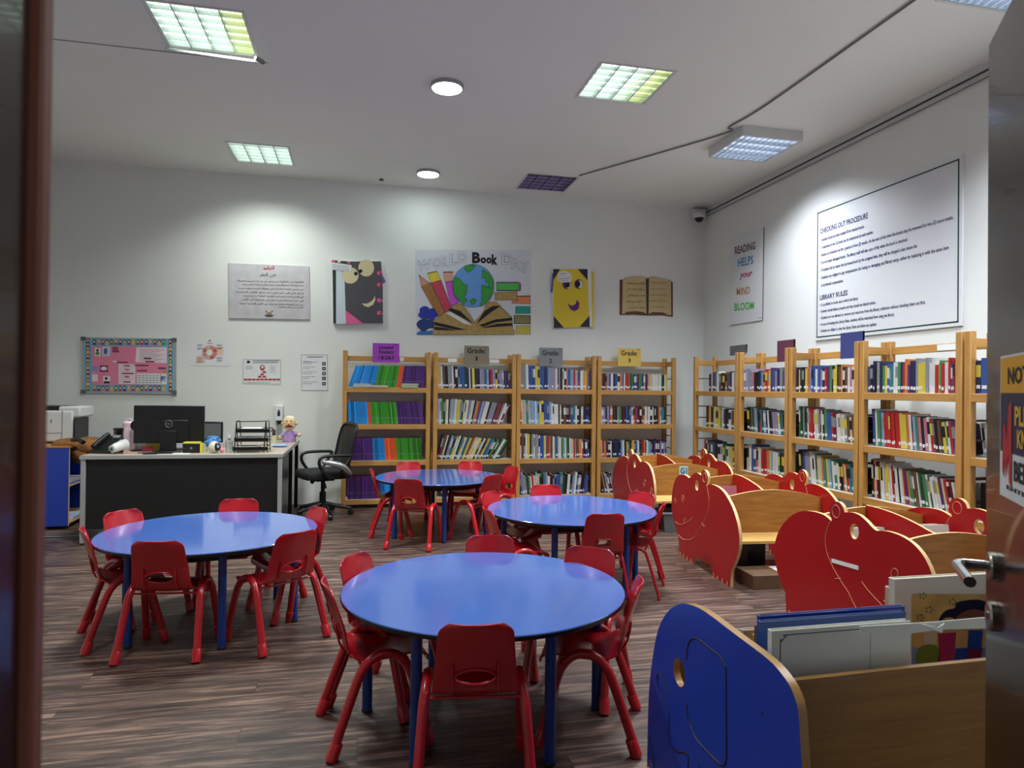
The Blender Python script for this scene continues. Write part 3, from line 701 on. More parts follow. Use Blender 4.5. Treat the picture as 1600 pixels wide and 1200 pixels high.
def hippo_bin(label, P0, angdeg, mirror, LN=.82):
    ang = math.radians(angdeg); F = bin_frame(P0, ang)
    t = thing('book_bin', label, 'book bin', (0, 0, 0)); t.matrix_world = F
    mf = (lambda s: 1.005 - s) if mirror else (lambda s: s)
    out = [(mf(s), z) for s, z in HIP]; hole = [(mf(s), z) for s, z in ell(.603, .645, .034, .042)]
    TH = .022
    for x0, nm in ((0, 'side_panel'), (LN, 'side_panel')):
        b = MB(); b.prism(out, TH, Matrix.Translation((x0, 0, 0)), REDL, PLY, [hole]); pnl = b.build(nm, t, angle=50)
        if x0 == 0 or True:
            b = MB(); g = -.0005
            ls = [ell(.456, .727, .032, .036, 20) + [(.488, .727)], cr([(.405, .66), (.37, .58), (.372, .5), (.42, .42), (.5, .345), (.56, .30), (.62, .235), (.72, .185), (.82, .16), (.9, .15), (.985, .165)], 5), cr([(1.06, .262), (.99, .257), (.90, .272), (.795, .313), (.70, .36), (.662, .389)], 5),
                  cr([(1.1, .425), (1.085, .46), (1.062, .462), (1.05, .43), (1.062, .407)], 4), cr([(.905, .465), (.915, .505), (.89, .518), (.868, .49), (.885, .452)], 4), [(.82, .335), (.86, .325), (.85, .29)], [(.5, .36), (.45, .345)]]
            for l in ls: b.tube([(x0 + g, mf(p[0]), p[1]) for p in l], .0020, GROOVE, 6)
            for s in (.04, .12, .2, .27, .70, .78, .86, .93): b.prism([(mf(s), .002), (mf(s) + .018, .002), (mf(s) + .012, .03), (mf(s) + .006, .03)], .0008, Matrix.Translation((x0 - .001, 0, 0)), PLY)
            b.build('carved_lines', pnl, smooth=False)
    def arch(y, zlo, z0, z1): return [(x, z) for x, z in [(TH, zlo)] + [(TH + (LN - TH) * k / 16, z0 + (z1 - z0) * math.sin(math.pi * k / 16)) for k in range(17)] + [(LN, zlo)]]
    R = Matrix(((0, 1, 0, 0), (1, 0, 0, 0), (0, 0, 1, 0), (0, 0, 0, 1)))
    for y, za, zb_ in ((.20, .605, .665), (.80, .64, .70)):
        b = MB(); b.prism(arch(y, .34, za, zb_), .018, Matrix.Translation((0, y, 0)) @ R, OAK, PLY); b.build('long_board', t, angle=50)
    b = MB(); b.add([(TH, .115, .30), (LN, .115, .30), (LN, .20, .345), (TH, .20, .345), (TH, .115, .28), (LN, .115, .28), (LN, .22, .325), (TH, .22, .325)], [(0, 1, 2, 3), (7, 6, 5, 4), (0, 4, 5, 1), (3, 2, 6, 7)], mat('lit_oak', (214, 170, 96), .4, var=.1, vscale=9, stretch=(1, 10, 10)))  # front strip in paler oak: the light it catches is put into the colour
    b.box(TH, LN, .20, .82, .325, .343, OAK); b.build('base_board', t, smooth=False)
    b = MB(); dv = cr([(.218, .343), (.218, .60), (.34, .655), (.50, .69), (.65, .708), (.80, .712)], 4) + [(.80, .343)]
    b.prism(dv, .016, Matrix.Translation((LN * .49, 0, 0)), REDL, PLY); b.build('divider', t, angle=50)
    b = MB(); b.box(LN * .42, LN * .60, .42, .60, 0, .325, BLACKP); b.build('support_block', t)
    return t, F
t1, F1 = hippo_bin('furthest red hippo-shaped book bin with a G1 sheet on its front board', (2.75, 6.12), 87, True)
t2, F2 = hippo_bin('middle red hippo-shaped book bin with smiling face towards the tables', (2.592, 4.36), 85, False)
t3, F3 = hippo_bin('nearest red hippo-shaped book bin with a white label strip on its side', (2.636, 2.78), 89.5, True)
# G1 sheet
o0 = F1 @ Vector((.36, .199, .60)); 
s = thing('paper_sheet', 'square pale blue paper sheet reading G1 on the furthest hippo bin', 'sign'); s.matrix_world = F1 @ Matrix.Translation((.40, .1985, .545))
b = MB(); b.box(0, .095, -.0015, 0, 0, .095, mat('pale_blue_paper', (170, 210, 216), .6)); b.build('sheet', s)
b = MB(); put_text(b, 'G1', lambda x, y: (x, -.0025, y), .012, .083, .018, .078, mat('teal_ink', (14, 50, 70), .6), .02); b.build('lettering', s, smooth=False)
# label strip on the nearest hippo
b = MB(); b.box(-.0015, 0, 0, .135, 0, .022, PAPER); o = b.build('label_strip')
pa = pX(1301, 877, 2.645); pb = pX(1343, 889, 2.645); L_ = (pb - pa).length
o.matrix_world = Matrix.Translation(pb + Vector((-.006, 0, -.006))) @ Matrix.Rotation(math.atan2(pa.z - pb.z, pa.y - pb.y), 4, 'X'); o.scale = (1, L_ / .135, 1)
tag(o, 'narrow white label strip stuck on the side of the nearest red hippo', 'label')
# books in the bins
def bin_book(F, x, y, z, w_, d_, h_, m, label, tilt=0, name='book', pic=None):
    mb = MB(); mb.box(0, w_, 0, .0025, 0, h_, m); mb.box(0, w_, d_ - .0025, d_, 0, h_, m); mb.box(0, .0025, .0025, d_ - .0025, 0, h_, m); mb.box(.0025, w_ - .004, .0025, d_ - .0025, .003, h_ - .003, PAGES)
    o = mb.build(name, smooth=False); o.matrix_world = F @ Matrix.Translation((x, y, z)) @ Matrix.Rotation(math.radians(tilt), 4, 'X'); return tag(o, label, 'book')
bin_book(F2, .06, .62, .344, .30, .012, .29, BM['i'], 'pink book standing in the middle hippo bin, left compartment', -6)
for k, c in enumerate('wWws'): bin_book(F3, .05 + .004 * k, .56 + .026 * k, .344, .31, .02, .275 - .004 * k, BM[c], '%s book in the left half of the nearest hippo bin, %s from the front' % (CN[c], ordinal(k + 1)), -8)
for k, c in enumerate('wWRww'): bin_book(F3, .46 + .004 * k, .52 + .026 * k, .344, .31, .02, .285 - .004 * k, BM[c], '%s book in the right half of the nearest hippo bin, %s from the front' % (CN[c], ordinal(k + 1)), -8)
# crate and cardboard box under the bins
CARD = mat('cardboard', (98, 74, 50), .75, var=.1, vscale=12)
t = thing('cardboard_box', 'flat brown cardboard box on the floor under the middle hippo bin', 'box', (2.72, 4.27, 0), math.radians(-3))
b = MB(); b.box(0, .46, 0, .26, 0, .10, CARD); b.build('carton', t, bevel=.003)
b = MB(); b.box(.20, .27, -.0012, .262, -.0, .1012, mat('packing_tape', (120, 84, 54), .25)); b.build('packing_tape', t)
b = MB(); b.box(.24, .44, .06, .22, .1013, .104, PAPER); b.build('paper_flap', t)
GREYP = mat('grey_crate_plastic', (112, 116, 116), .35, var=.15, vscale=9)
t = thing('storage_crate', 'grey plastic crate on the floor under the furthest hippo bin', 'crate', (2.93, 6.16, 0), math.radians(-8))
b = MB(); T0 = Matrix.Identity(4)
b.add([(-.02 + x * .02, -.0 + y, z) for x, y, z in []], [], GREYP)
vs = []
for z, g in ((0, .02), (.19, -.01)):
    for x, y in ((g, g), (.36 - g, g), (.36 - g, .28 - g), (g, .28 - g)): vs.append((x, y, z))
b.add(vs, [(0, 1, 2, 3), (0, 4, 5, 1), (1, 5, 6, 2), (2, 6, 7, 3), (3, 7, 4, 0)], GREYP); o = b.build('body', t, smooth=False); sm = o.modifiers.new('t', 'SOLIDIFY'); sm.thickness = .006
b = MB(); b.box(-.02, .38, -.02, .0, .18, .20, GREYP); b.box(-.02, .38, .28, .30, .18, .20, GREYP); b.box(-.02, 0, 0, .28, .18, .20, GREYP); b.box(.36, .38, 0, .28, .18, .20, GREYP); b.build('rim', t, bevel=.004)

# ---------------------------------------------------------------- blue elephant bin in the foreground
EP0 = (1.05, 1.40)
def es(x, y):
    p = pX(x, y, 1.05); return (p.y - 1.40, p.z)
EL = [es(*p) for p in [(1250, 1150), (1247, 1110), (1238, 1080), (1225, 1058), (1200, 1030), (1150, 992), (1105, 958), (1085, 947), (1068, 943), (1054, 947), (1040, 960), (1028, 985), (1020, 1025), (1014, 1080), (1012, 1140), (1011, 1199)]]
EL = cr(EL, 4)
EL = [(EL[0][0] - .01, .50), ] + EL
out = [(0.03, .0), (.03, .25), (.032, .45)] + EL[1:] + [(.915, 0.05), (.91, 0), (.66, 0), (.64, .09), (.36, .09), (.34, 0)]
FE = bin_frame(EP0, math.pi / 2)
t = thing('book_bin', 'blue elephant-shaped book bin in the right foreground holding large books', 'book bin'); t.matrix_world = FE
hole = ell(*es(1061, 1050.5), .045, .042)
hc = es(1061, 1050.5); r1 = abs(es(1052, 1050)[0] - es(1070, 1050)[0]) / 2; r2 = abs(es(1061, 1029)[1] - es(1061, 1072)[1]) / 2
hole = ell(hc[0], hc[1], r1, r2)
LE = 1.28
for x0 in (0, LE):
    b = MB(); b.prism(out, .024, Matrix.Translation((x0, 0, 0)), BLUEL, mat('beech_edge', (176, 132, 70), .35, coat=.3, var=.1, vscale=12), [hole]); pn = b.build('side_panel', t, angle=50)
    if x0 == 0:
        b = MB(); dk = mat('dark_groove', (52, 40, 44), .5)
        Z = lambda u, v: (1000 + u * .225, 930 + v * .225)
        for l in ([(325, 445), (330, 370), (345, 320), (375, 300), (410, 310), (520, 395), (560, 430), (585, 480), (598, 520), (600, 700), (602, 1000), (600, 1140), (575, 1180), (520, 1140), (400, 1010), (360, 930), (335, 860), (325, 760)],
                  [(212, 688), (160, 590), (130, 545), (120, 575), (130, 640), (165, 730), (195, 795), (205, 850), (200, 950), (215, 1040), (260, 1085), (310, 1090), (335, 1120), (335, 1199)], [(65, 980), (85, 1090), (100, 1199)]):
            b.tube([(-.0003, *es(*Z(*p))) for p in cr(l, 4)], .0028, dk, 6)
        for u, v in ((848, 815), (125, 845), (408, 1182)): b.lathe([(.004, 0), (.004, -.001)], (-.0002, *es(*Z(u, v))), dk, 10, axis='x')
        b.build('carved_lines', pn, smooth=False)
hz0 = pY(1250, 1063, 1.56).z
for y, hz0 in ((.16, hz0), (.76, .50)):
    R = Matrix(((0, 1, 0, 0), (1, 0, 0, 0), (0, 0, 1, 0), (0, 0, 0, 1)))
    pts = [(.024, .20)] + [(.024 + (LE - .024) * k / 12, hz0 + .006 * math.sin(math.pi * k / 12)) for k in range(13)] + [(LE, .20)]
    b = MB(); b.prism(pts, .018, Matrix.Translation((0, y, 0)) @ R, OAKDARK, OAKDARK); b.build('long_board', t, angle=50)
b = MB(); b.box(.024, LE, .178, .76, .22, .24, OAKDARK); b.build('base_board', t)
# large books in it
def big_book(pl, pr_, ptl, Y, dep, m, label, zb=.245, cover=None):
    """upright book whose front cover stands at depth Y; left/right pixel columns and the pixel row of its top left corner"""
    a = pY(pl, ptl, Y); c = pY(pr_, ptl, Y); w_ = c.x - a.x; h_ = a.z - zb
    t = thing('large_book', label, 'book', (a.x, Y, zb)); b = MB()
    b.box(0, w_, 0, .003, 0, h_, m); b.box(0, w_, dep - .003, dep, 0, h_, m); b.box(0, .004, .003, dep - .003, 0, h_, m); b.build('cover', t, bevel=.002)
    b = MB(); b.box(.005, w_ - .005, .003, dep - .003, .004, h_ - .005, PAGES); b.build('page_block', t)
    return t, a, w_, h_
OFFW = mat('glossy_white_cover', (206, 210, 206), .3)
ta, a, w_, h_ = big_book(1206, 1423, 986, 1.62, .02, OFFW, 'large white book with a thin rounded outline, front of the blue bin')
b = MB(); lw = .0011
pl = [(.026, h_ - .34), (.026, h_ - .05), (.030, h_ - .030), (.045, h_ - .016), (.065, h_ - .0135), (w_ - .004, h_ - .0135)]
b.tube([(p[0], -.0004, p[1]) for p in cr(pl, 4)], lw, INK, 6); b.tube([(w_ * .70, -.0002, .1), (w_ * .70, -.0002, h_ - .002)], .0008, mat('fold_line', (150, 152, 150), .5), 5); b.build('printed_outline', ta)
tb, a, w_, h_ = big_book(1398, 1600, 905, 1.99, .028, mat('cream_board', (214, 212, 200), .35), 'tall picture book of children on yellow wallpaper, behind the chrome door lever')
YB = 1.99 - .0012
def pic(mb, pts, m, k, smooth_=False):
    P_ = [pY(p[0], p[1], YB - .0008 * k) for p in (cr(pts, 4, True) if smooth_ else pts)]
    tri = tessellate_polygon([P_]); mb.add(P_, tri, m)
YWP = mat('picture_wallpaper', (196, 164, 92), .35, var=.25, vscale=14); SK = mat('picture_skin', (116, 70, 48), .4); HR = mat('picture_hair', (16, 14, 20), .4)
b = MB(); pic(b, [(1425, 928), (1599, 928), (1599, 1012), (1425, 1012)], YWP, 0); pic(b, [(1425, 1012), (1599, 1012), (1599, 1070), (1425, 1070)], mat('picture_blue_floor', (110, 140, 180), .4), 0)
pic(b, [(1467, 975), (1470, 962), (1480, 953), (1492, 950), (1494, 942), (1510, 938), (1530, 937), (1545, 944), (1552, 958), (1550, 975), (1500, 978), (1490, 966), (1476, 966)], HR, 1, True)
pic(b, [(1495, 972), (1502, 958), (1520, 952), (1540, 957), (1548, 975)], SK, 2, True)
for cx, cy in ((1442, 931), (1488, 940), (1452, 953), (1438, 965), (1560, 940)):
    for k in range(5): a_ = k * 1.256; pic(b, [(cx + 5 * math.cos(a_) + q[0], cy + 4 * math.sin(a_) + q[1]) for q in ((-2, 0), (0, 2), (2, 0), (0, -2))], mat('picture_leaf', (84, 106, 84), .5), 1)
pic(b, [(1443, 985), (1463, 985), (1462, 1012), (1444, 1012)], mat('picture_cream', (190, 178, 150), .4), 1)
pic(b, [(1433, 1020), (1440, 1010), (1455, 1007), (1466, 1012), (1468, 1030), (1460, 1045), (1440, 1045), (1432, 1032)], mat('picture_olive', (104, 120, 30), .4), 2, True)
pic(b, [(1466, 990), (1494, 988), (1492, 1020), (1488, 1045), (1464, 1045), (1468, 1020)], mat('picture_magenta', (160, 34, 84), .4), 2, False)
pic(b, [(1494, 1014), (1512, 1012), (1508, 1045), (1490, 1045)], mat('picture_blue', (28, 66, 140), .4), 2); pic(b, [(1514, 985), (1536, 985), (1534, 1015), (1512, 1014)], mat('picture_blue', (28, 66, 140), .4), 3); pic(b, [(1512, 1012), (1536, 1012), (1530, 1040), (1510, 1035)], mat('picture_wine', (110, 22, 40), .4), 2)
b.build('cover_picture', smooth=False).parent = tb
bpy.data.objects['cover_picture'].matrix_parent_inverse = Matrix.Translation(-Vector(tb.location))
big_book(1189, 1416, 972, 1.70, .018, BM['b'], 'large dark blue book in the blue bin, just behind the white one')
big_book(1188, 1414, 963, 1.775, .018, mat('royal_blue_cover', (30, 62, 150), .3), 'large royal blue book in the blue bin with a worn white top edge')
big_book(1184, 1230, 977, 1.80, .012, BM['g'], 'green-edged book at the left end of the blue bin')
big_book(1181, 1228, 978, 1.83, .010, BM['r'], 'thin red-edged book beside the green one in the blue bin')
big_book(1162, 1200, 985, 1.93, .02, BM['W'], 'cream book standing at the far left of the blue bin')
big_book(1179, 1225, 992, 1.90, .012, BM['y'], 'narrow yellow book at the far left of the blue bin')
big_book(1350, 1400, 950, 1.90, .014, mat('brick_red_cover', (150, 34, 44), .4), 'small brick-red book with white edge in the blue bin')
big_book(1390, 1450, 918, 2.06, .022, BM['W'], 'cream book just left of the tall picture book')
# folded paper strip across
t = thing('folded_paper', 'folded white paper strip lying across the picture book in the blue bin', 'paper')
b = MB()
def strip(pts, Y0, m):
    P_ = [pY(x, y, Y0) for x, y in pts]; n = len(P_); v = P_ + [p + Vector((0, .003, 0)) for p in P_]
    b.add(v, [tuple(range(n)), tuple(range(2 * n - 1, n - 1, -1))] + [(i, (i + 1) % n, n + (i + 1) % n, n + i) for i in range(n)], m)
strip([(1345, 979), (1460, 972), (1536, 965), (1600, 962), (1600, 979), (1536, 982), (1470, 984), (1423, 990), (1345, 989)], 1.60, OFFW)
strip([(1440, 975), (1463, 986), (1472, 989), (1476, 974), (1466, 981)], 1.592, PAPER); b.build('strip', t, smooth=False)
# ================================================================ papers and boards on the walls
class Wallpic:
    """a flat thing on a wall; everything on it is given where the photograph shows it and put on the wall's real plane"""
    def __init__(s, name, label, cat, axis, plane, corners, thick, m, part='sheet', edge=None):
        s.axis = axis; s.pl = plane - thick; P_ = [s.P(x, y, 0) for x, y in corners]
        c = sum(P_, Vector()) / len(P_); s.o = Vector(c); s.t = thing(name, label, cat, s.o)
        d = Vector((0, thick, 0)) if axis == 'y' else Vector((thick, 0, 0)); n = len(P_)
        b = MB(); P_ = [p - s.o for p in P_]; v = P_ + [p + d * .96 for p in P_]
        b.add(v, [tuple(range(n)), tuple(range(2 * n - 1, n - 1, -1))], m); b.add(v, [(i, (i + 1) % n, n + (i + 1) % n, n + i) for i in range(n)], edge or m); b.build(part, s.t, smooth=False)
        s.k = 0; s.b = MB()
    def P(s, x, y, k): q = s.pl - .0009 * k if k else s.pl; return pY(x, y, q) if s.axis == 'y' else pX(x, y, q)
    def poly(s, pts, m, k=1, smooth_=False):
        pts = cr(pts, 5, True) if smooth_ else pts
        P_ = [s.P(x, y, k) - s.o for x, y in pts]; s.b.add(P_, tessellate_polygon([P_]), m); return s
    def line(s, pts, w_, m, k=1, closed=False):
        """w_ is the width in the photograph's pixels"""
        if closed: pts = list(pts) + [pts[0]]
        for i in range(len(pts) - 1):
            (x0, y0), (x1, y1) = pts[i], pts[i + 1]; L_ = math.hypot(x1 - x0, y1 - y0) or 1; nx, ny = -(y1 - y0) / L_ * w_ / 2, (x1 - x0) / L_ * w_ / 2
            ex, ey = (x1 - x0) / L_ * w_ * .4, (y1 - y0) / L_ * w_ * .4
            s.b.quad([s.P(*q, k) - s.o for q in ((x0 + nx - ex, y0 + ny - ey), (x1 + nx + ex, y1 + ny + ey), (x1 - nx + ex, y1 - ny + ey), (x0 - nx - ex, y0 - ny - ey))], m)
        return s
    def rect(s, x0, y0, x1, y1, m, k=1, skew=0): return s.poly([(x0, y0), (x1, y0 + skew), (x1, y1 + skew), (x0, y1)], m, k)
    def text(s, body, x0, x1, yb, yt, m, k=2, skew=0.0, bold=0.0, italic=0.0, spacing=1.0, skewt=None):
        """box in photo pixels; skew = rise of the baseline per pixel, skewt = of the top line"""
        st = skew if skewt is None else skewt
        def fn(x, y):
            f = (yb - y) / max(1e-6, (yb - yt)); return s.P(x, y + (x - x0) * (skew + (st - skew) * f), k) - s.o
        put_text(s.b, body, fn, x0, x1, yb, yt, m, bold, italic, spacing=spacing); return s
    def done(s, name='printed_design'):
        if s.b.v: s.b.build(name, s.t, smooth=False)
        s.b = MB(); return s
def M_(name, rgb, r=.6): return mat(name, rgb, r)
# --- Arabic text board.  Letters are set with joined presentation forms, right to left
w = Wallpic('text_board', 'framed-look grey board of Arabic text with a red heading, left of the dark face craft', 'board', 'y', YW, [(357, 411), (483, 416), (484, 499), (358, 497)], .014, mat('marbled_grey_print', (196, 192, 196), .5, var=.12, vscale=9))
GRI = M_('dark_grey_ink', (70, 70, 74))
w.text('\uFEA4\uFED8\uFEEC\uFE94', 411, 430, 423, 415, M_('red_ink', (196, 50, 44)), bold=.02); w.text('\uFEAE\uFEC4\uFED7 \uFEE6\uFECB', 405, 432, 433, 426, GRI)
FR = ['\uFEEA\uFEE4\uFEF4\uFED4\uFECC\uFED7', '\uFE94\uFE92\uFE98\uFEDC\uFEE4\uFEDF\uFE8D', '\uFEAA\uFEB3\uFEAE\uFEAA\uFEE3', '\uFEE2\uFEE0\uFECC\uFEE3', '\uFEE6\uFECC\uFEE0\uFEDF\uFE8D', '\uFE8E\uFEE8\uFEB4\uFEA3', '\uFEF2\uFED3', '\uFEEE\uFEEB\uFEED', '\uFE94\uFED3\uFEAE\uFECC\uFEE4\uFEDF', '\uFEE6\uFEE3']
rg = random.Random(3)
for i in range(8):
    x0 = 372 if i < 7 else 434; y = 440.5 + i * 5.9; x0 += rg.uniform(-4, 8) if i < 7 else 0
    w.text(' '.join(rg.choice(FR) for _ in range(9 if i < 7 else 4)), x0, 474, y, y - 3.6, GRI, skew=.02, bold=.012)
w.poly(ell(420.5, 490, 4.5, 2.6), M_('emblem_tan', (150, 130, 96)), 1); w.poly([(413, 492), (428, 492), (425, 495), (416, 495)], GRI, 2)
for x in (416, 425): w.poly(ell(x, 486.5, 1.4, 1), GRI, 2)
w.done()
# --- dark book-face craft
Z7 = lambda u, v: (500 + u / 4.706, 370 + v / 4.706)
def Z7s(l): return [Z7(*p) for p in l]
DG = M_('dark_grey_card', (78, 74, 80)); PK = M_('pink_card', (226, 96, 150)); BG = M_('beige_card', (216, 202, 162)); 
w = Wallpic('book_craft', 'dark grey paper book with goggle eyes and crescent smile hung on the back wall', 'paper craft', 'y', YW, Z7s([(94, 182), (448, 180), (462, 330), (463, 636), (98, 636)]), .035, DG, edge=PAPER)
w.poly(Z7s([(92, 236), (118, 246), (118, 640), (98, 634)]), M_('black_card', (44, 40, 44)), 1); w.poly(Z7s([(118, 246), (160, 250), (182, 345), (190, 640), (118, 640)]), M_('ice_blue_card', (200, 214, 222)), 1)
w.poly(Z7s([(188, 540), (316, 637), (190, 640)]), PK, 2)
for x, y, rx, ry in ((222, 284, 62, 60), (340, 229, 58, 63)): w.poly(Z7s(ell(x, y, rx, ry)), BG, 3)
for x, y in ((264, 271), (298, 252)): w.poly(Z7s(ell(x, y, 14, 14)), INK, 4)
w.poly(Z7s([(308, 489), (345, 492), (378, 475), (398, 450), (404, 430), (407, 465), (390, 500), (355, 518), (325, 508)]), BG, 2)
for y in (268, 352, 467, 560): w.poly(Z7s(ell(436, y, 17, 15)), PK, 2); w.poly(Z7s([(440, y - 7), (463, y - 2), (463, y + 12), (440, y + 8)]), PK, 2)
w.poly(Z7s([(74, 185), (232, 208), (228, 256), (72, 240)]), PAPER, 5); w.poly(Z7s([(88, 170), (230, 183), (232, 206), (84, 186)]), M_('floral_paper', (92, 60, 66)), 5)
for k in range(4): w.line(Z7s([(92, 204 + k * 10), (216, 218 + k * 10)]), .5, GRI, 6)
for x, y, m in ((100, 178, PK), (140, 182, PAPER), (180, 186, M_('teal_ink', (14, 50, 70))), (212, 190, PK)): w.poly(Z7s(ell(x, y, 11, 8)), m, 6)
w.poly(Z7s([(462, 280), (482, 330), (470, 345), (458, 340)]), M_('violet_card', (96, 90, 160)), 1)
w.done('paper_face')
# --- World Book Day poster
w = Wallpic('paper_poster', 'large hand-drawn World Book Day poster with a globe over an open book', 'poster', 'y', YW, Z7s([(700, 92), (850, 95), (1130, 96), (1400, 97), (1548, 98), (1548, 720), (1150, 722), (706, 720)]), .004, mat('poster_paper', (214, 216, 224), .6))
OC = mat('marker_ochre', (180, 150, 88), .6, var=.2, vscale=26); BR = mat('marker_brown', (166, 116, 62), .6, var=.2, vscale=26); GN = mat('marker_green', (58, 160, 64), .6, var=.08, vscale=20); SB = mat('marker_sky', (104, 160, 226), .6, var=.06, vscale=18)
def outlined(pts, m, k, lw=.45, sm=False, lm=INK):
    p_ = Z7s(pts); 
    if sm: p_ = cr(p_, 5, True)
    w.poly(p_, m, k); w.line(p_, lw, lm, k + 1, closed=True)
outlined([(745, 370), (812, 335), (925, 560), (880, 590), (858, 570)], BR, 1); outlined([(728, 280), (806, 338), (745, 370)], M_('marker_salmon', (206, 150, 118)), 1); w.poly(Z7s([(728, 280), (736, 286), (734, 300)]), INK, 3)
outlined([(818, 338), (890, 318), (966, 520), (920, 560)], mat('marker_crimson', (204, 66, 96), .6, var=.12, vscale=20), 3); outlined([(790, 272), (860, 252), (888, 318), (818, 338)], M_('marker_yellow', (226, 204, 60)), 3); w.line(Z7s([(795, 268), (858, 254)]), 1.1, INK, 6)
outlined([(922, 335), (975, 325), (1020, 480), (962, 515)], M_('marker_violet', (208, 84, 206)), 1); outlined([(906, 262), (976, 258), (975, 322), (920, 334)], M_('marker_peach', (224, 164, 142)), 1); w.line(Z7s([(908, 260), (976, 258)]), 1.1, INK, 5)
# open book
outlined([(842, 612), (940, 540), (1000, 490), (1050, 500), (1100, 570), (1135, 632), (1180, 560), (1240, 480), (1300, 480), (1345, 528), (1412, 592), (1418, 680), (1432, 690), (1430, 718), (832, 720)], OC, 6)
for l in ([(942, 538), (965, 524), (1030, 545), (1130, 640), (1040, 590)], [(842, 626), (940, 648), (1080, 684), (1000, 684), (842, 650)], [(840, 660), (930, 672), (1000, 690), (842, 684)], [(1150, 640), (1210, 545), (1270, 508), (1328, 508), (1250, 560)],
          [(1170, 650), (1290, 608), (1412, 594), (1412, 614), (1290, 630), (1200, 662)], [(1180, 672), (1300, 640), (1412, 634), (1414, 654), (1300, 662)]): w.poly(Z7s(l), INK, 8)
w.poly(Z7s([(925, 560), (960, 552), (1060, 610), (1120, 650), (1060, 640)]), PAPER, 9)
w.poly(Z7s([(1085, 512), (1215, 512), (1190, 560), (1135, 625), (1110, 580)]), mat('poster_paper', (214, 216, 224), .6), 8)
g = ell(1127, 360, 152, 158, 48); outlined(g, SB, 10)
outlined([(990, 292), (1030, 310), (1060, 350), (1082, 352), (1078, 420), (1058, 440), (1085, 462), (1060, 492), (1020, 462), (985, 420), (976, 360)], GN, 12); outlined([(1088, 208), (1130, 204), (1142, 212), (1112, 250), (1084, 262), (1064, 240), (1062, 218)], GN, 12)
outlined([(1200, 240), (1240, 268), (1270, 310), (1279, 360), (1262, 380), (1230, 372), (1244, 350), (1215, 330), (1226, 310), (1188, 300), (1196, 270), (1188, 250)], GN, 12); outlined([(1190, 356), (1220, 360), (1262, 380), (1276, 390), (1262, 430), (1225, 485), (1190, 508), (1172, 512), (1190, 470), (1184, 440), (1214, 432), (1186, 420)], GN, 12)
outlined([(1100, 470), (1130, 452), (1150, 465), (1138, 495), (1112, 498)], GN, 12)
# stacked books
outlined([(1298, 332), (1462, 332), (1478, 345), (1476, 395), (1460, 400), (1298, 398)], M_('marker_purple', (150, 90, 170)), 1); outlined([(1300, 340), (1466, 338), (1464, 393), (1300, 392)], M_('marker_bright_green', (84, 186, 84)), 3)
outlined([(1285, 408), (1450, 405), (1452, 464), (1286, 468)], OC, 1); outlined([(1450, 440), (1546, 438), (1546, 492), (1410, 490), (1412, 470), (1456, 468)], M_('marker_orange', (232, 132, 88)), 1); w.line(Z7s([(1452, 436), (1546, 434)]), .9, INK, 4)
outlined([(1438, 512), (1546, 512), (1546, 564), (1438, 564)], M_('marker_teal', (34, 156, 142)), 1); outlined([(1428, 578), (1546, 580), (1546, 640), (1428, 638)], M_('marker_khaki', (140, 132, 84)), 1, 1.0); outlined([(1442, 655), (1546, 652), (1546, 716), (1442, 714)], M_('marker_mustard', (198, 180, 72)), 1)
# blue ink clouds
outlined([(735, 530), (760, 512), (790, 515), (805, 530), (835, 525), (850, 548), (868, 580), (845, 595), (838, 612), (800, 605), (775, 600), (745, 598), (722, 575), (735, 555)], mat('marker_blue', (40, 54, 168), .6, var=.15, vscale=30), 2, sm=True); outlined([(722, 622), (760, 604), (800, 612), (835, 620), (838, 668), (805, 672), (775, 688), (740, 682), (712, 650)], M_('marker_navy', (34, 58, 128)), 4, sm=True)
outlined([(715, 705), (745, 690), (800, 694), (828, 688), (826, 718), (712, 718)], M_('marker_azure', (40, 120, 190)), 1)
w.poly(Z7s([(780, 688), (815, 672), (820, 680), (790, 696)]), PAPER, 7)
# hollow lettering WORLD ... DAY drawn as grey outline letters, Book in black
HO = M_('hollow_outline', (150, 152, 160)); PP = mat('poster_paper', (214, 216, 224), .6)
def hollow(ch, u0, u1, vb, vt, sk):
    x0, yb = Z7(u0, vb); x1, yt = Z7(u1, vt)
    w.text(ch, x0, x1, yb, yt, HO, 2, skew=sk, bold=.055); dx = (x1 - x0) * .05; w.text(ch, x0 + dx * .9, x1 - dx * .9, yb - .55, yt + .55, PP, 3, skew=sk, bold=.012)
for a in (('W', 712, 822, 258, 178, -.18), ('O', 826, 892, 240, 150, -.1), ('R', 895, 948, 222, 140, -.05), ('L', 952, 1005, 208, 125, 0), ('D', 1012, 1080, 192, 108, 0), ('D', 1335, 1418, 205, 120, .05), ('A', 1400, 1478, 235, 155, .18), ('Y', 1462, 1540, 262, 180, .05)): hollow(*a)
for ch, a in (('B', (1118, 1180, 195, 112)), ('o', (1180, 1222, 196, 150)), ('o', (1222, 1262, 198, 150)), ('k', (1262, 1306, 206, 128))):
    (x0, yb), (x1, yt) = Z7(a[0], a[2]), Z7(a[1], a[3]); w.text(ch, x0, x1, yb, yt, INK, 2, bold=.05)
w.poly(Z7s(ell(716, 96, 8, 8)), PAPER, 4)
w.done('drawing')
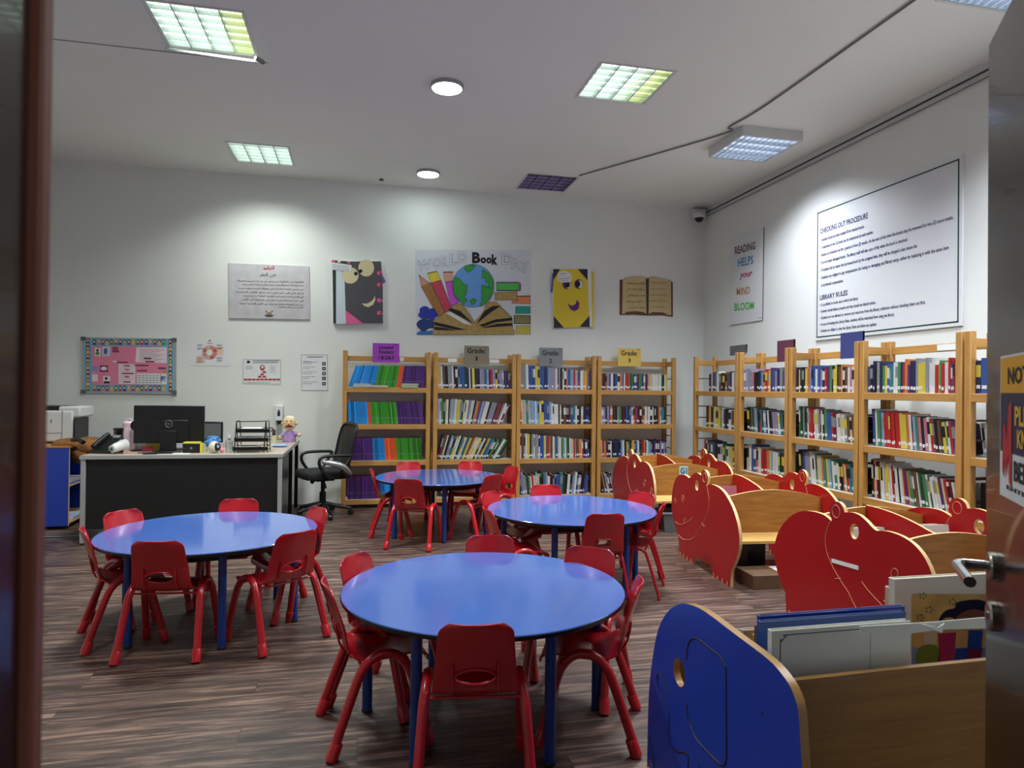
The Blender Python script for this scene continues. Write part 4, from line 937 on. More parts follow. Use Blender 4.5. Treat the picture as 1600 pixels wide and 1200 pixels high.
# --- yellow book-face craft
Z8 = lambda u, v: (840 + u / 4, 340 + v / 4)
def Z8s(l): return [Z8(*p) for p in l]
YC = M_('yellow_card', (226, 200, 44)); NC = M_('navy_card', (34, 32, 50)); PC = M_('plum_card', (104, 28, 110))
w = Wallpic('book_craft', 'yellow paper book with purple smiling face hung right of the big poster', 'paper craft', 'y', YW, Z8s([(97, 322), (312, 322), (326, 684), (100, 690)]), .03, YC, edge=PAPER)
w.poly(Z8s([(312, 320), (334, 326), (340, 684), (326, 684)]), PAPER, 1); w.poly(Z8s([(334, 336), (354, 338), (350, 697), (340, 690)]), YC, 1)
for l in ([(97, 322), (140, 322), (98, 392)], [(250, 322), (312, 322), (312, 392)], [(101, 615), (164, 688), (102, 690)], [(262, 682), (325, 612), (326, 684)]): w.poly(Z8s(l), NC, 2)
for x, y in ((183, 418), (257, 415)): w.poly(Z8s(ell(x, y, 28, 30)), PC, 2); w.poly(Z8s(ell(x + 8, y + 2, 17, 24)), PAPER, 3); w.poly(Z8s(ell(x + (3 if x < 200 else -6), y, 16, 20)), INK, 4)
w.poly(Z8s([(188, 538), (215, 552), (238, 540), (245, 512), (262, 535), (256, 570), (232, 586), (205, 574)]), PC, 2)
w.poly(Z8s([(122, 380), (135, 345), (165, 332), (200, 345), (214, 375), (205, 400), (160, 405), (128, 396)]), PAPER, 5, True); w.line(Z8s([(132, 384), (205, 376)]), .5, INK, 6); w.line(Z8s([(145, 352), (178, 348)]), .7, INK, 6); w.line(Z8s([(150, 394), (190, 390)]), .5, INK, 6)
w.poly(Z8s([(92, 345), (104, 360), (94, 468), (80, 466)]), M_('violet_card', (96, 90, 160)), 1); w.line(Z8s([(192, 345), (206, 322)]), .6, M_('orange_ink', (210, 130, 70)), 6)
w.done('paper_face')
# --- printed open book
PG = mat('aged_page_print', (206, 182, 132), .6, var=.08, vscale=12)
w = Wallpic('open_book_print', 'printed cut-out of an open book with Arabic handwriting on the back wall', 'poster', 'y', YW, Z8s([(516, 388), (545, 385), (550, 375), (600, 366), (650, 364), (686, 378), (720, 368), (780, 378), (822, 388), (845, 404), (845, 620), (780, 610), (685, 611), (600, 606), (515, 608)]), .012, mat('brown_cover_print', (92, 34, 34), .5))
w.poly(Z8s([(532, 388), (550, 385), (552, 374), (600, 366), (650, 364), (686, 380), (722, 370), (780, 378), (818, 386), (834, 402), (836, 612), (780, 602), (686, 604), (600, 598), (528, 602)]), PG, 1)
w.poly(Z8s([(550, 590), (610, 584), (660, 590), (684, 604), (600, 600), (545, 602)]), mat('brown_shade_print', (96, 66, 40), .6), 2); w.poly(Z8s([(690, 604), (720, 590), (780, 592), (812, 604), (760, 606)]), mat('brown_shade_print', (96, 66, 40), .6), 2)
w.poly(Z8s([(676, 376), (686, 384), (696, 376), (694, 600), (686, 606), (680, 600)]), mat('spine_print', (70, 48, 32), .6), 3)
for i in range(5):
    for x0, x1 in ((556, 670), (698, 806)):
        a, c = Z8(x0 + rg.uniform(0, 14), 420 + i * 38), Z8(x1, 400 + i * 38); w.text(' '.join(rg.choice(FR) for _ in range(4)), a[0], c[0], a[1] + (0 if x0 < 600 else -2), c[1] + .5, M_('brown_ink', (56, 40, 28)), bold=.02, skew=.01)
w.done()
# --- READING HELPS your MIND BLOOM
w = Wallpic('slogan_board', 'tall white board reading Reading helps your mind bloom on the right-hand wall', 'board', 'x', XW, [(1141, 371), (1193, 355), (1191, 500), (1140, 508)], .012, PLWHITE, edge=M_('board_edge_grey', (60, 62, 64)))
for tx, x0, x1, yb, yt, c, k in (('READING', 1148, 1180, 398, 386, (92, 24, 60), -.27), ('HELPS', 1153, 1177, 417.5, 404, (60, 130, 190), -.22), ('your', 1155, 1176, 438, 428, (176, 50, 110), -.2), ('MIND', 1151, 1172, 461.5, 450, (190, 140, 84), -.12), ('BLOOM', 1147.5, 1178, 486, 474, (76, 180, 70), -.1)):
    w.text(tx, x0, x1, yb, yt, M_('slogan_' + tx.lower(), c), skew=k, bold=.02 if tx != 'your' else .03, italic=.3 if tx == 'your' else 0); w.done('lettering')
w.line([(1186, 497), (1189, 496.5)], .8, INK); w.done('maker_mark')
# --- rules board (rectangle on the wall: metric layout)
NV = M_('navy_lettering', (44, 44, 96)); GB = M_('dark_green_border', (20, 60, 50))
Y0, Y1, Z0, Z1 = 6.065, 4.330, 1.935, 3.275
t = thing('rules_board', 'large white board of checking-out procedure and library rules on the right-hand wall', 'board', (XW, Y0, Z0))
b = MB(); b.box(-.016, -.001, Y1 - Y0, 0, 0, Z1 - Z0, PLWHITE); b.build('panel', t, bevel=.001)
b = MB(); e = .028; W_, H_ = Y0 - Y1, Z1 - Z0
for y0, y1, z0, z1 in ((-W_ + e, -e, e, e + .012), (-W_ + e, -e, H_ - e - .012, H_ - e), (-e - .012, -e, e, H_ - e), (-W_ + e, -W_ + e + .012, e, H_ - e)): b.box(-.0172, -.0158, y0, y1, z0, z1, GB)
b.build('border', t, smooth=False)
b = MB(); fn = lambda x, y: (-.0175, -x, y)
def tl(body, x, z, hgt, wid=None, bold=.0, em=False):
    vs, fs, (a_, b_, c_, d_) = text_geo(body, bold); s_ = hgt / .72; wd = (b_ - a_) * s_ if wid is None else wid
    b.add([fn(x + (v.x - a_) * wd / (b_ - a_), z + v.y * s_) for v in vs], fs, NV)
tl('CHECKING OUT PROCEDURE', .075, 1.085, .052, .66, .022)
LNS = [('\u2022  Students should use their student ID for checked books.', .62), ('\u2022  A maximum of two (2) books can be checked out by each student.', .73), ('\u2022  Books are checked out for a period of two (2) weeks. At the end of this time the books may be renewed for two (2) more weeks.', 1.585),
       ('\u2022  Do not repair damaged books. The library staff will take care of this when the book is returned.', 1.13), ('\u2022  If students fail to return the borrowed book by the assigned date, they will be charged a late return fee', 1.23), ('\u2022  Students are obliged to pay compensation for losing or damaging and library entry, either by replacing it with the same item', 1.545)]
for i, (tx, wd) in enumerate(LNS): tl(tx, .07, 1.005 - i * .077, .032, wd, .014)
tl('or by financial compensation.', .095, 1.005 - 6 * .077, .032, .32, .014)
tl('LIBRARY RULES', .075, .41, .048, .40, .022)
for i, (tx, wd) in enumerate([('\u2022  It is prohibited to smoke, eat or drink in the library.', .55), ('\u2022  Students should behave properly and they should not disturb others.', .77), ('\u2022  Students are not allowed to remove any resources from the library collection without checking them out first.', 1.32), ('\u2022  In case of breaking the Library Rules, students will be restricted from using the library.', .99), ('\u2022  Students are obliged to obey the Library Rules and follow any updates', .78)]):
    tl(tx, .07, .345 - i * .066, .031, wd, .014)
b.build('lettering', t, smooth=False)
# --- bulletin board
w = Wallpic('bulletin_board', 'pink bulletin board with a border of little children and aluminium frame', 'board', 'y', YW, [(128, 527), (275, 529), (275, 616), (128, 614)], .022, SILVER, 'frame')
ZB = lambda u, v: (100 + u / 3.636, 500 + v / 3.636)
def zb(l): return [ZB(*p) for p in l]
w.poly(zb([(114, 104), (626, 108), (626, 410), (114, 408)]), M_('border_sky', (110, 176, 206)), 1)
w.poly(zb([(160, 148), (584, 152), (584, 368), (160, 366)]), M_('pink_felt', (226, 130, 160)), 2)
w.done('felt')
KC = [(40, 60, 150), (200, 50, 50), (60, 140, 70), (226, 190, 50), (120, 70, 150), (230, 130, 60)]; HC = [(50, 34, 26), (30, 24, 24), (120, 60, 30), (200, 150, 70)]; SKN = M_('border_skin', (226, 180, 150))
ks = [(172 + i * 24.6, 126) for i in range(17)] + [(172 + i * 24.6, 388) for i in range(17)] + [(136, 118 + i * 22.5) for i in range(13)] + [(604, 124 + i * 22.5) for i in range(13)]
for i, (u, v) in enumerate(ks):
    kc = M_('kid_%d' % (i * 5 % 6), KC[i * 5 % 6]); w.poly(zb([(u - 10, v + 15), (u - 9, v + 3), (u + 9, v + 3), (u + 10, v + 15)]), kc, 3); w.poly(zb(ell(u, v - 6, 10, 10, 12)), M_('hair_%d' % (i * 3 % 4), HC[i * 3 % 4]), 4); w.poly(zb(ell(u, v - 3, 6.5, 7, 12)), SKN, 5)
w.done('children_border')
LP = M_('pale_pink_slip', (236, 214, 222)); PU = M_('plum_slip', (120, 40, 76)); VI = M_('lilac_slip', (150, 140, 200))
for l, m in (([(412, 156), (584, 156), (584, 245), (405, 240)], LP), ([(176, 158), (208, 160), (208, 205), (174, 204)], PAPER), ([(216, 150), (264, 150), (264, 205), (216, 205)], M_('slip_blue', (190, 200, 226))), ([(412, 302), (584, 304), (584, 366), (412, 364)], PAPER), ([(310, 250), (405, 252), (405, 364), (310, 362)], LP),
             ([(160, 262), (192, 262), (192, 292), (160, 290)], VI), ([(160, 308), (192, 310), (192, 350), (160, 348)], LP), ([(222, 318), (262, 320), (262, 362), (222, 360)], LP), ([(550, 318), (580, 320), (580, 352), (550, 350)], VI)): w.poly(zb(l), m, 3)
for u, v, L_, m in ((274, 158, 34, PU), (274, 170, 36, PU), (274, 180, 40, PU), (454, 218, 42, PU), (462, 237, 52, PU), (402, 258, 78, PU), (534, 274, 44, INK), (416, 288, 56, PU), (330, 304, 66, PU), (340, 260, 34, PU), (346, 282, 24, M_('rose_slip', (206, 60, 100))), (344, 322, 26, M_('rose_slip', (206, 60, 100))), (338, 352, 40, PU), (204, 262, 46, PU), (204, 290, 48, PU), (276, 236, 24, PAPER), (302, 240, 60, PU)): w.poly(zb([(u, v - 4), (u + L_, v - 3), (u + L_, v + 4), (u, v + 3)]), m, 4)
w.poly(zb(ell(226, 276, 23, 18)), PU, 4); w.poly(zb(ell(226, 276, 18, 12)), LP, 5); w.poly(zb([(228, 162), (246, 162), (244, 194), (226, 192)]), M_('slip_purple', (96, 76, 150)), 4); w.poly(zb(ell(190, 172, 7, 8)), M_('hair_0', HC[0]), 4); w.poly(zb(ell(190, 190, 12, 10)), M_('kid_2', KC[2]), 4)
for k in range(4): w.line(zb([(412, 316 + 13 * k), (550, 317 + 13 * k)]), .5, GRI, 4)
for k in range(7): w.line(zb([(430 + 20 * k, 304), (430 + 20 * k, 364)]), .4, GRI, 4)
for k in range(8): w.line(zb([(430, 168 + 9 * k), (570 - (k % 3) * 22, 170 + 9 * k)]), .4, GRI, 4)
for k in range(9): w.line(zb([(316, 262 + 11 * k), (400 - (k % 3) * 12, 262 + 11 * k)]), .35, GRI, 4)
w.poly(zb(ell(572, 296, 11, 10)), M_('kid_5', KC[5]), 4); w.poly(zb(ell(240, 332, 8, 8)), M_('hair_1', HC[1]), 4); w.rect(*ZB(226, 348), *ZB(260, 360), INK, 4)
w.done('pinned_slips')
for l in ([(126, 526), (134, 526), (134, 532), (126, 532)], [(268, 528), (276, 528), (276, 535), (268, 535)], [(126, 609), (134, 609), (134, 615), (126, 615)], [(268, 610), (276, 610), (276, 617), (268, 617)]): w.poly(l, M_('frame_corner', (92, 96, 98)), 3)
w.done('frame_corner')
# --- chart sheet
w = Wallpic('paper_sheet', 'white landscape sheet with a pink ring chart, right of the bulletin board', 'sheet', 'y', YW, [(294, 529), (360, 530.5), (359.5, 572), (294, 571)], .002, PAPER)
Zc = lambda u, v: (100 + u / 3.636, 500 + v / 3.636); PS = M_('salmon_print', (214, 130, 120)); PL = M_('pale_salmon_print', (228, 196, 184))
w.poly([Zc(*p) for p in [(840, 150), (905, 152), (905, 200), (840, 200)]], PL, 1); w.poly([Zc(*p) for p in [(752, 205), (800, 200), (800, 245), (748, 248)]], PL, 1)
for k in range(8):
    a0, a1 = k * math.pi / 4 + .04, (k + 1) * math.pi / 4 - .04; w.poly([Zc(828 + 43 * math.cos(a), 184 + 40 * math.sin(a)) for a in (a0, (a0 + a1) / 2, a1)] + [Zc(828 + 19 * math.cos(a), 184 + 18 * math.sin(a)) for a in (a1, (a0 + a1) / 2, a0)], (PS, M_('rose_print', (190, 96, 96)), M_('tan_print', (206, 170, 150)))[k % 3], 2)
for u, v in ((758, 140), (868, 140), (758, 158), (868, 158), (758, 215), (868, 212), (758, 232), (868, 228)):
    for j in range(3): w.line([Zc(u, v + 4 * j), Zc(u + 34 - 5 * j, v + 4 * j)], .35, GRI, 3)
w.line([Zc(812, 133), Zc(846, 133)], .6, INK, 3); w.poly([Zc(*p) for p in ell(828, 118, 8, 6)], PS, 3); w.done()
# --- organisation sheet
w = Wallpic('paper_sheet', 'white landscape sheet with a red organisation chart on the wall above the desk', 'sheet', 'y', YW, [(378, 559.5), (440, 561), (439.5, 601.5), (377.5, 600)], .002, PAPER)
w.line([Zc(1018, 224), Zc(1232, 226), Zc(1230, 364), Zc(1016, 360), Zc(1018, 224)], .4, GRI, 1)
RP = M_('brick_print', (176, 52, 56)); w.line([Zc(1072, 232), Zc(1222, 232)], .8, INK, 2); w.line([Zc(1075, 242), Zc(1215, 242)], .6, INK, 2); w.poly([Zc(*p) for p in ell(1048, 238, 10, 8)], INK, 2)
w.poly([Zc(*p) for p in ell(1127, 271, 14, 16)], RP, 2); w.poly([Zc(*p) for p in ell(1127, 268, 7, 8)], PAPER, 3)
for u, v, L_ in ((1128, 296, 20), (1116, 309, 18), (1102, 322, 20), (1128, 322, 20)) + tuple((1022 + 23.2 * k, 338, 20) for k in range(9)): w.poly([Zc(u, v - 5), Zc(u + L_, v - 5), Zc(u + L_, v + 5), Zc(u, v + 5)], RP, 2)
for k in range(4): w.line([Zc(1168, 262 + 11 * k), Zc(1200, 262 + 11 * k)], .35, GRI, 2)
for k in range(3): w.line([Zc(1032, 262 + 7 * k), Zc(1070, 262 + 7 * k)], .35, GRI, 2)
w.line([Zc(1040, 354), Zc(1170, 355)], .4, GRI, 2); w.done()
# --- portrait sheet with icons
w = Wallpic('paper_sheet', 'white portrait sheet with five black icons, left of the first bookcase', 'sheet', 'y', YW, [(470, 553.5), (512, 554), (512.5, 610.5), (470.5, 610.5)], .002, PAPER)
w.line([Zc(1348, 198), Zc(1496, 198), Zc(1498, 400), Zc(1350, 400), Zc(1348, 198)], .5, GRI, 1)
w.line([Zc(1382, 210), Zc(1470, 210)], .9, GRI, 2)
for k, v in enumerate((248, 276, 304, 332, 362)):
    w.poly([Zc(1467, v - 9), Zc(1487, v - 9), Zc(1487, v + 9), Zc(1467, v + 9)], INK, 2); w.poly([Zc(*p) for p in ell(1477, v, 4, 4, 8)], PAPER, 3)
    for j in range(2): w.line([Zc(1358, v - 10 + 10 * j), Zc(1440 - 30 * j - (k % 2) * 14, v - 10 + 10 * j)], .4, GRI, 2)
w.line([Zc(1358, 236), Zc(1400, 236)], .5, GRI, 2); w.done()

# ---------------------------------------------------------------- shelf signs
def shelf_sign(cx, y0, y1, x0, x1, lines, m, label):
    a, c = pY(x0, y1, 8.27), pY(x1, y0, 8.27); W_, H_ = c.x - a.x, c.z - a.z
    t = thing('shelf_sign', label, 'sign', (a.x, 8.262, a.z)); b = MB(); b.box(0, W_, -.002, 0, 0, H_, m); b.build('card', t)
    b = MB()
    for (tx, u0, u1, v0, v1) in lines: put_text(b, tx, lambda x, y: (x, -.0032, y), W_ * u0, W_ * u1, H_ * v0, H_ * v1, INK, .02)
    b.box(W_ * .84, W_ * .92, -.0035, -.002, H_ * .93, H_ * .96, INK); b.build('lettering', t, smooth=False)
shelf_sign(0, 537, 566, 582, 624, [('Leveled', .24, .76, .70, .88), ('Readers', .24, .78, .46, .64), ('1&2&3', .22, .80, .16, .36)], M_('violet_sign_card', (160, 60, 186)), 'purple card sign reading Leveled Readers 1&2&3 on top of the first bookcase')
shelf_sign(0, 541, 569, 725, 764, [('Grade:', .12, .86, .60, .88), ('1', .46, .54, .20, .42)], M_('taupe_sign_card', (132, 122, 104)), 'taupe card sign reading Grade 1 on top of its bookcase')
shelf_sign(0, 544, 571.5, 842, 879, [('Grade:', .12, .84, .58, .86), ('2', .42, .55, .16, .40)], M_('grey_sign_card', (128, 132, 138)), 'grey card sign reading Grade 2 on top of its bookcase')
shelf_sign(0, 545, 572, 965, 1001, [('Grade:', .12, .84, .60, .88), ('3', .44, .56, .22, .44)], M_('yellow_sign_card', (222, 190, 92)), 'yellow card sign reading Grade 3 on top of its bookcase')
for (px0, py0, px1, py1, rgb, rgb2, lb, cx) in ((1142, 541, 1167, 556, (92, 92, 96), (120, 120, 124), 'grey card sign folded over the top rail of the corner bookcase on the right', 6.98), (1216, 533, 1242, 566, (92, 44, 66), (110, 70, 84), 'maroon card sign folded over the top rail of the second right-wall bookcase', 6.02), (1315, 521, 1350, 561, (52, 60, 118), (36, 42, 96), 'navy card sign folded over the top rail between the third and fourth right-wall bookcases', 5.10)):
    a = pX(px0, py1, 4.30); c = pX(px1, py0, 4.30)
    Yc, z0, z1 = a.y, a.z, pX(px0, py0, 4.30).z; W_ = abs(a.y - c.y)
    t = thing('shelf_sign', lb, 'sign', (4.286, Yc, z0)); b = MB(); mm_ = M_('sign_%d_%d' % rgb[:2], rgb); b.box(-.0, .002, -W_, 0, 0, z1 - z0, mm_); b.box(.024, .026, -W_ * .98, -.004, .02, z1 - z0, M_('sign_%d_%d' % rgb2[:2], rgb2)); b.box(0, .026, -W_, 0, z1 - z0 - .002, z1 - z0, mm_); b.build('card', t, smooth=False)
for x0, x1, px in ((625, 631, 0), (700, 714, 0), (765, 780, 0)):
    a = pY(x0, 562, 8.27); c = pY(x1, 558, 8.27); b = MB(); b.box(0, max(.03, c.x - a.x), -.001, 0, 0, .045, PAPER); o = b.build('paper_tag'); o.location = (a.x, 8.272, 1.73); tag(o, 'small white paper taped to the top rail, %s' % {625: 'right of the purple sign', 700: 'left of the Grade 1 sign', 765: 'right of the Grade 1 sign'}[x0], 'tag')
a = pX(1464, 541, 4.29); b = MB(); b.box(-.001, 0, -.17, 0, 0, .045, PAPER); o = b.build('paper_tag'); o.location = (4.292, a.y, 1.732); tag(o, 'white paper taped to the top rail of the fourth right-wall bookcase', 'tag')

# ================================================================ the desk corner
t = thing('office_desk', 'L-shaped black and silver desk with pale wood top against the back wall', 'desk', (-2.39, 6.56, 0)); DZ = .78
b = MB(); b.box(0, 1.68, 0, .70, DZ - .028, DZ, DESKTOP); b.box(1.10, 1.68, .70, 1.68, DZ - .028, DZ, DESKTOP); b.build('worktop', t, bevel=.002)
b = MB()
for a in ((-.004, 1.684, -.008, 0, DZ - .034, DZ - .001), (-.008, 0, -.004, .70, DZ - .034, DZ - .001), (1.68, 1.688, -.004, 1.68, DZ - .034, DZ - .001)): b.box(*a, SILVER)
b.build('edge_strip', t, bevel=.001)
b = MB(); b.box(.035, 1.645, .022, .040, .13, DZ - .03, DESKBLACK); b.build('front_panel', t)
b = MB(); b.box(1.655, 1.672, .05, .62, .10, DZ - .03, mat('grey_striped_panel', (58, 60, 62), .35, .3, var=.3, vscale=3, stretch=(1, 40, 1))); b.build('end_panel', t)
for x, y, m in ((0, 0, SILVER), (1.64, 0, SILVER), (0, .66, SILVER), (1.64, .95, BLACKM), (1.64, 1.62, BLACKM), (1.10, 1.62, BLACKM)):
    b = MB(); b.box(x, x + .038, y, y + .038, 0.012, DZ - .03, m); l = b.build('leg', t, bevel=.003); b = MB(); b.lathe([(.018, 0), (.018, .012)], (x + .019, y + .019, 0), BLACKP, 14); b.build('foot', l)
def dz(px, py, z=DZ): return pz(px, py, z)
# monitor (seen from behind)
a, c = pY(208, 693, 6.86), pY(319, 634, 6.86); W_, H_ = c.x - a.x, c.z - a.z
t = thing('computer_monitor', 'large black computer monitor on the desk, seen from behind', 'monitor', ((a.x + c.x) / 2, 6.87, DZ), math.radians(2)); z0 = a.z - DZ
b = MB(); b.box(-W_ / 2, W_ / 2, 0, .035, z0, z0 + H_, BLACKP); b.box(-W_ * .28, W_ * .28, -.022, 0, z0 + .02, z0 + H_ * .62, BLACKP); b.build('housing', t, bevel=.006)
b = MB(); b.box(-W_ / 2 + .01, W_ / 2 - .01, .035, .037, z0 + .012, z0 + H_ - .012, mat('screen_glass', (8, 8, 10), .1)); b.build('screen', t)
b = MB(); b.box(-.07, .07, -.045, -.022, .01, z0 + H_ * .34, BLACKP); b.build('stand_neck', t, bevel=.004)
b = MB(); b.box(-.12, .12, -.10, .09, 0, .012, BLACKP); b.build('stand_base', t, bevel=.006)
b = MB(); lg = mat('logo_grey', (120, 122, 126), .4, .4); ring = [(.032 * math.cos(k * math.pi / 18), -.0006, .032 * math.sin(k * math.pi / 18)) for k in range(37)]; zc_ = z0 + H_ * .52
b.tube([(p[0], -.0232, p[2] + zc_) for p in ring], .0026, lg, 6, cap=False); put_text(b, 'DELL', lambda x, y: (x, -.0236, y + zc_), -.023, .023, -.007, .007, lg, .03); b.build('logo', t, smooth=False)
# printer on the blue cabinet
t = thing('storage_cabinet', 'blue laminate cabinet with open shelves under the printer at the left edge', 'cabinet', (-3.32, 7.28, 0), math.radians(2)); BP = PLY
b = MB(); b.box(0, .56, 0, .018, .03, .785, BLUEL); b.build('side_panel', t, bevel=.001); b = MB(); b.box(0, .56, .86, .878, .03, .785, BLUEL); b.build('side_panel', t)
b = MB(); b.box(-.01, .57, -.005, .885, .785, .803, OAK); b.build('top_board', t, bevel=.002)
for z in (.05, .41): b = MB(); b.box(.02, .56, .018, .86, z, z + .018, BLUEL if z > .1 else PLY); b.build('shelf', t)
b = MB(); b.box(0, .012, .018, .86, .03, .785, BLUEL); b.build('back_panel', t)
b = MB(); b.box(.561, .564, 0, .018, .03, .785, BP); b.box(.561, .564, .018, .86, .41, .428, BP); b.box(.561, .564, .018, .86, .05, .068, BP); b.build('edge_band', t)
for dx, z in ((.42, .069), (.40, .429)):
    for k in range(3 if z < .2 else 4):
        b = MB(); b.box(0, .15, 0, .28, 0, .009, PAPER if k % 2 else M_('slip_blue', (190, 200, 226))); o = b.build('papers'); o.location = (-3.32 + dx - .02 + .004 * k, 7.42 + .01 * k, z + .0105 * k + .0008); tag(o, 'paper pad in the blue cabinet, %s from the bottom of the %s pile' % (ordinal(k + 1), 'lower' if z < .2 else 'upper'), 'papers', 'paper pads in the blue cabinet')
t = thing('printer', 'white office printer with black front on the blue cabinet', 'printer', (-3.37, 7.66, .804), math.radians(2))
b = MB(); b.box(.12, .50, 0, .42, .012, .33, PLWHITE); b.build('body', t, bevel=.018)
b = MB(); b.box(-.10, .125, -.004, .40, .012, .30, BLACKP); b.build('front', t, bevel=.012)
b = MB(); b.box(.36, .56, .01, .42, .26, .375, PLWHITE); b.build('paper_output', t, bevel=.02)
b = MB(); b.box(-.10, .42, .06, .40, .335, .375, BLACKP); b.build('control_panel', t, bevel=.004)
b = MB(); b.box(.135, .40, -.003, .002, .10, .104, GRI); b.box(.40, .404, -.003, .002, .02, .33, GRI); b.build('seam_line', t)
b = MB(); b.tube([(.30, -.002, .24), (.306, -.002, .22), (.302, -.002, .205)], .004, GRI, 6); b.build('maker_mark', t)
b = MB(); b.box(.502, .516, .0, .40, .04, .25, BLACKP); b.build('rear_tray', t, bevel=.004)
# folded orange-brown blanket behind the desk phone
FUR = mat('mottled_brown_cloth', (150, 100, 52), .9, var=.5, vscale=22, bump=.8, bscale=60)
b = MB(); P0 = pY(160, 690, 7.25); 
for i, (dx, dy, dz_, r, sx, sy, sz) in enumerate(((-.16, .0, .0, .12, 1.4, 1.2, .55), (.0, .02, -.02, .12, 1.2, 1.2, .8), (-.05, -.02, -.10, .1, 1.0, 1.0, .9), (.10, .06, .0, .11, 1.3, 1.1, .5))): b.ball((dx, dy, dz_), r, FUR, (sx, sy, sz), 20)
o = b.build('blanket', angle=180); o.location = (-2.66, 7.50, .80); 
d_ = o.modifiers.new('n', 'DISPLACE'); tx_ = bpy.data.textures.new('folds', 'CLOUDS'); tx_.noise_scale = .09; d_.texture = tx_; d_.strength = .035; tag(o, 'crumpled orange-brown mottled cloth between printer and desk', 'cloth')
b = MB(); b.tube([(-2.74, 7.32, .86), (-2.66, 7.25, .87), (-2.60, 7.20, .845)], .02, BLACKP, 12); o = b.build('black_strap'); tag(o, 'black strap lying on the brown cloth beside the printer', 'strap')
# desk phone
p = dz(160, 709); t = thing('desk_phone', 'black desk telephone at the left end of the desk', 'telephone', (p.x, 6.80, DZ), math.radians(-20))
b = MB(); b.add([(-.09, -.08, 0), (.09, -.08, 0), (.09, .12, 0), (-.09, .12, 0), (-.09, -.08, .03), (.09, -.08, .03), (.09, .12, .15), (-.09, .12, .15)], [(0, 3, 2, 1), (4, 5, 6, 7), (0, 1, 5, 4), (1, 2, 6, 5), (2, 3, 7, 6), (3, 0, 4, 7)], BLACKP); b.build('base', t, bevel=.008)
b = MB(); b.tube(cr([(-.06, -.08, .06), (-.06, -.04, .085), (-.06, .06, .14), (-.06, .11, .16)], 4), .022, BLACKP, 14); b.build('handset', t)
b = MB(); b.add([(0, .08, .134), (.07, .08, .134), (.07, .115, .156), (0, .115, .156)], [(0, 1, 2, 3)], M_('lcd_grey', (120, 130, 130), .2)); b.build('display', t)
# white speaker-like device
p = dz(190, 706); t = thing('webcam_speaker', 'rounded white plastic device with a ringed lens on the desk left of the monitor', 'device', (p.x - .02, 6.78, DZ)); t.scale = (.8, .8, .85)
b = MB(); b.tube(cr([(0, -.09, .05), (0.02, -.04, .06), (.06, .05, .08), (.09, .10, .085)], 4), [.042] * 4 + [.05] * 4 + [.058] * 4 + [.04], PLWHITE, 20); b.build('housing', t)
b = MB(); b.lathe([(.026, 0), (.026, -.006), (.018, -.007)], (-.002, -.09, .05), mat('ring_grey', (120, 124, 124), .4), 20, axis='y'); b.lathe([(.010, -.007), (.008, -.010)], (-.002, -.09, .05), BLACKP, 16, axis='y'); b.build('lens', t)
# iced drink and pink flask
p = pY(186, 690, 7.05); t = thing('drink_cup', 'clear cup of dark iced drink beside the pink flask', 'cup', (p.x, 7.05, DZ)); b = MB(); b.lathe([(.036, 0), (.048, .20)], (0, 0, 0), mat('dark_drink', (36, 16, 20), .15, coat=.5), 24); b.build('cup', t)
b = MB(); b.lathe([(.050, .20), (.050, .212)], (0, 0, 0), BLACKP, 24); b.build('lid', t)
PINK = mat('pale_pink_plastic', (226, 196, 210), .4); p = pY(201, 690, 7.08); t = thing('pink_flask', 'pale pink flask with screw lid on the desk behind the monitor edge', 'flask', (p.x, 7.08, DZ))
b = MB(); b.lathe([(.055, 0), (.06, .02), (.06, .19), (.05, .225)], (0, 0, 0), PINK, 28); b.build('body', t); b = MB(); b.lathe([(.052, .226), (.054, .26), (.04, .275), (.002, .278)], (0, 0, 0), PINK, 28); b.tube([(-.03, 0, .275), (-.02, 0, .30), (.02, 0, .30), (.03, 0, .275)], .006, PINK, 10); b.build('lid', t)
# round desk mirror
t = thing('desk_mirror', 'small round black desk mirror partly behind the monitor', 'mirror', (pY(211, 668, 6.93).x, 6.97, DZ)); b = MB(); b.lathe([(.052, -.005), (.052, .005)], (0, 0, .24), BLACKP, 28, axis='y'); b.build('mirror_disc', t); b = MB(); b.tube([(0, 0, .012), (0, 0, .19)], .005, SILVER, 10); b.build('stem', t); b = MB(); b.lathe([(.05, 0), (.05, .01), (.01, .014)], (0, 0, 0), BLACKP, 24); b.build('base', t)
# second small screen behind
t = thing('tablet_display', 'small grey-screened display with black rim showing right of the monitor', 'display', (pY(322, 690, 7.6).x, 7.95, DZ)); 
b = MB(); b.box(-.12, .10, -.012, .012, .0, .23, BLACKP); b.build('frame', t, bevel=.01); b = MB(); b.box(-.10, .08, -.0145, -.012, .04, .21, M_('grey_mesh', (110, 112, 112))); b.build('panel', t)
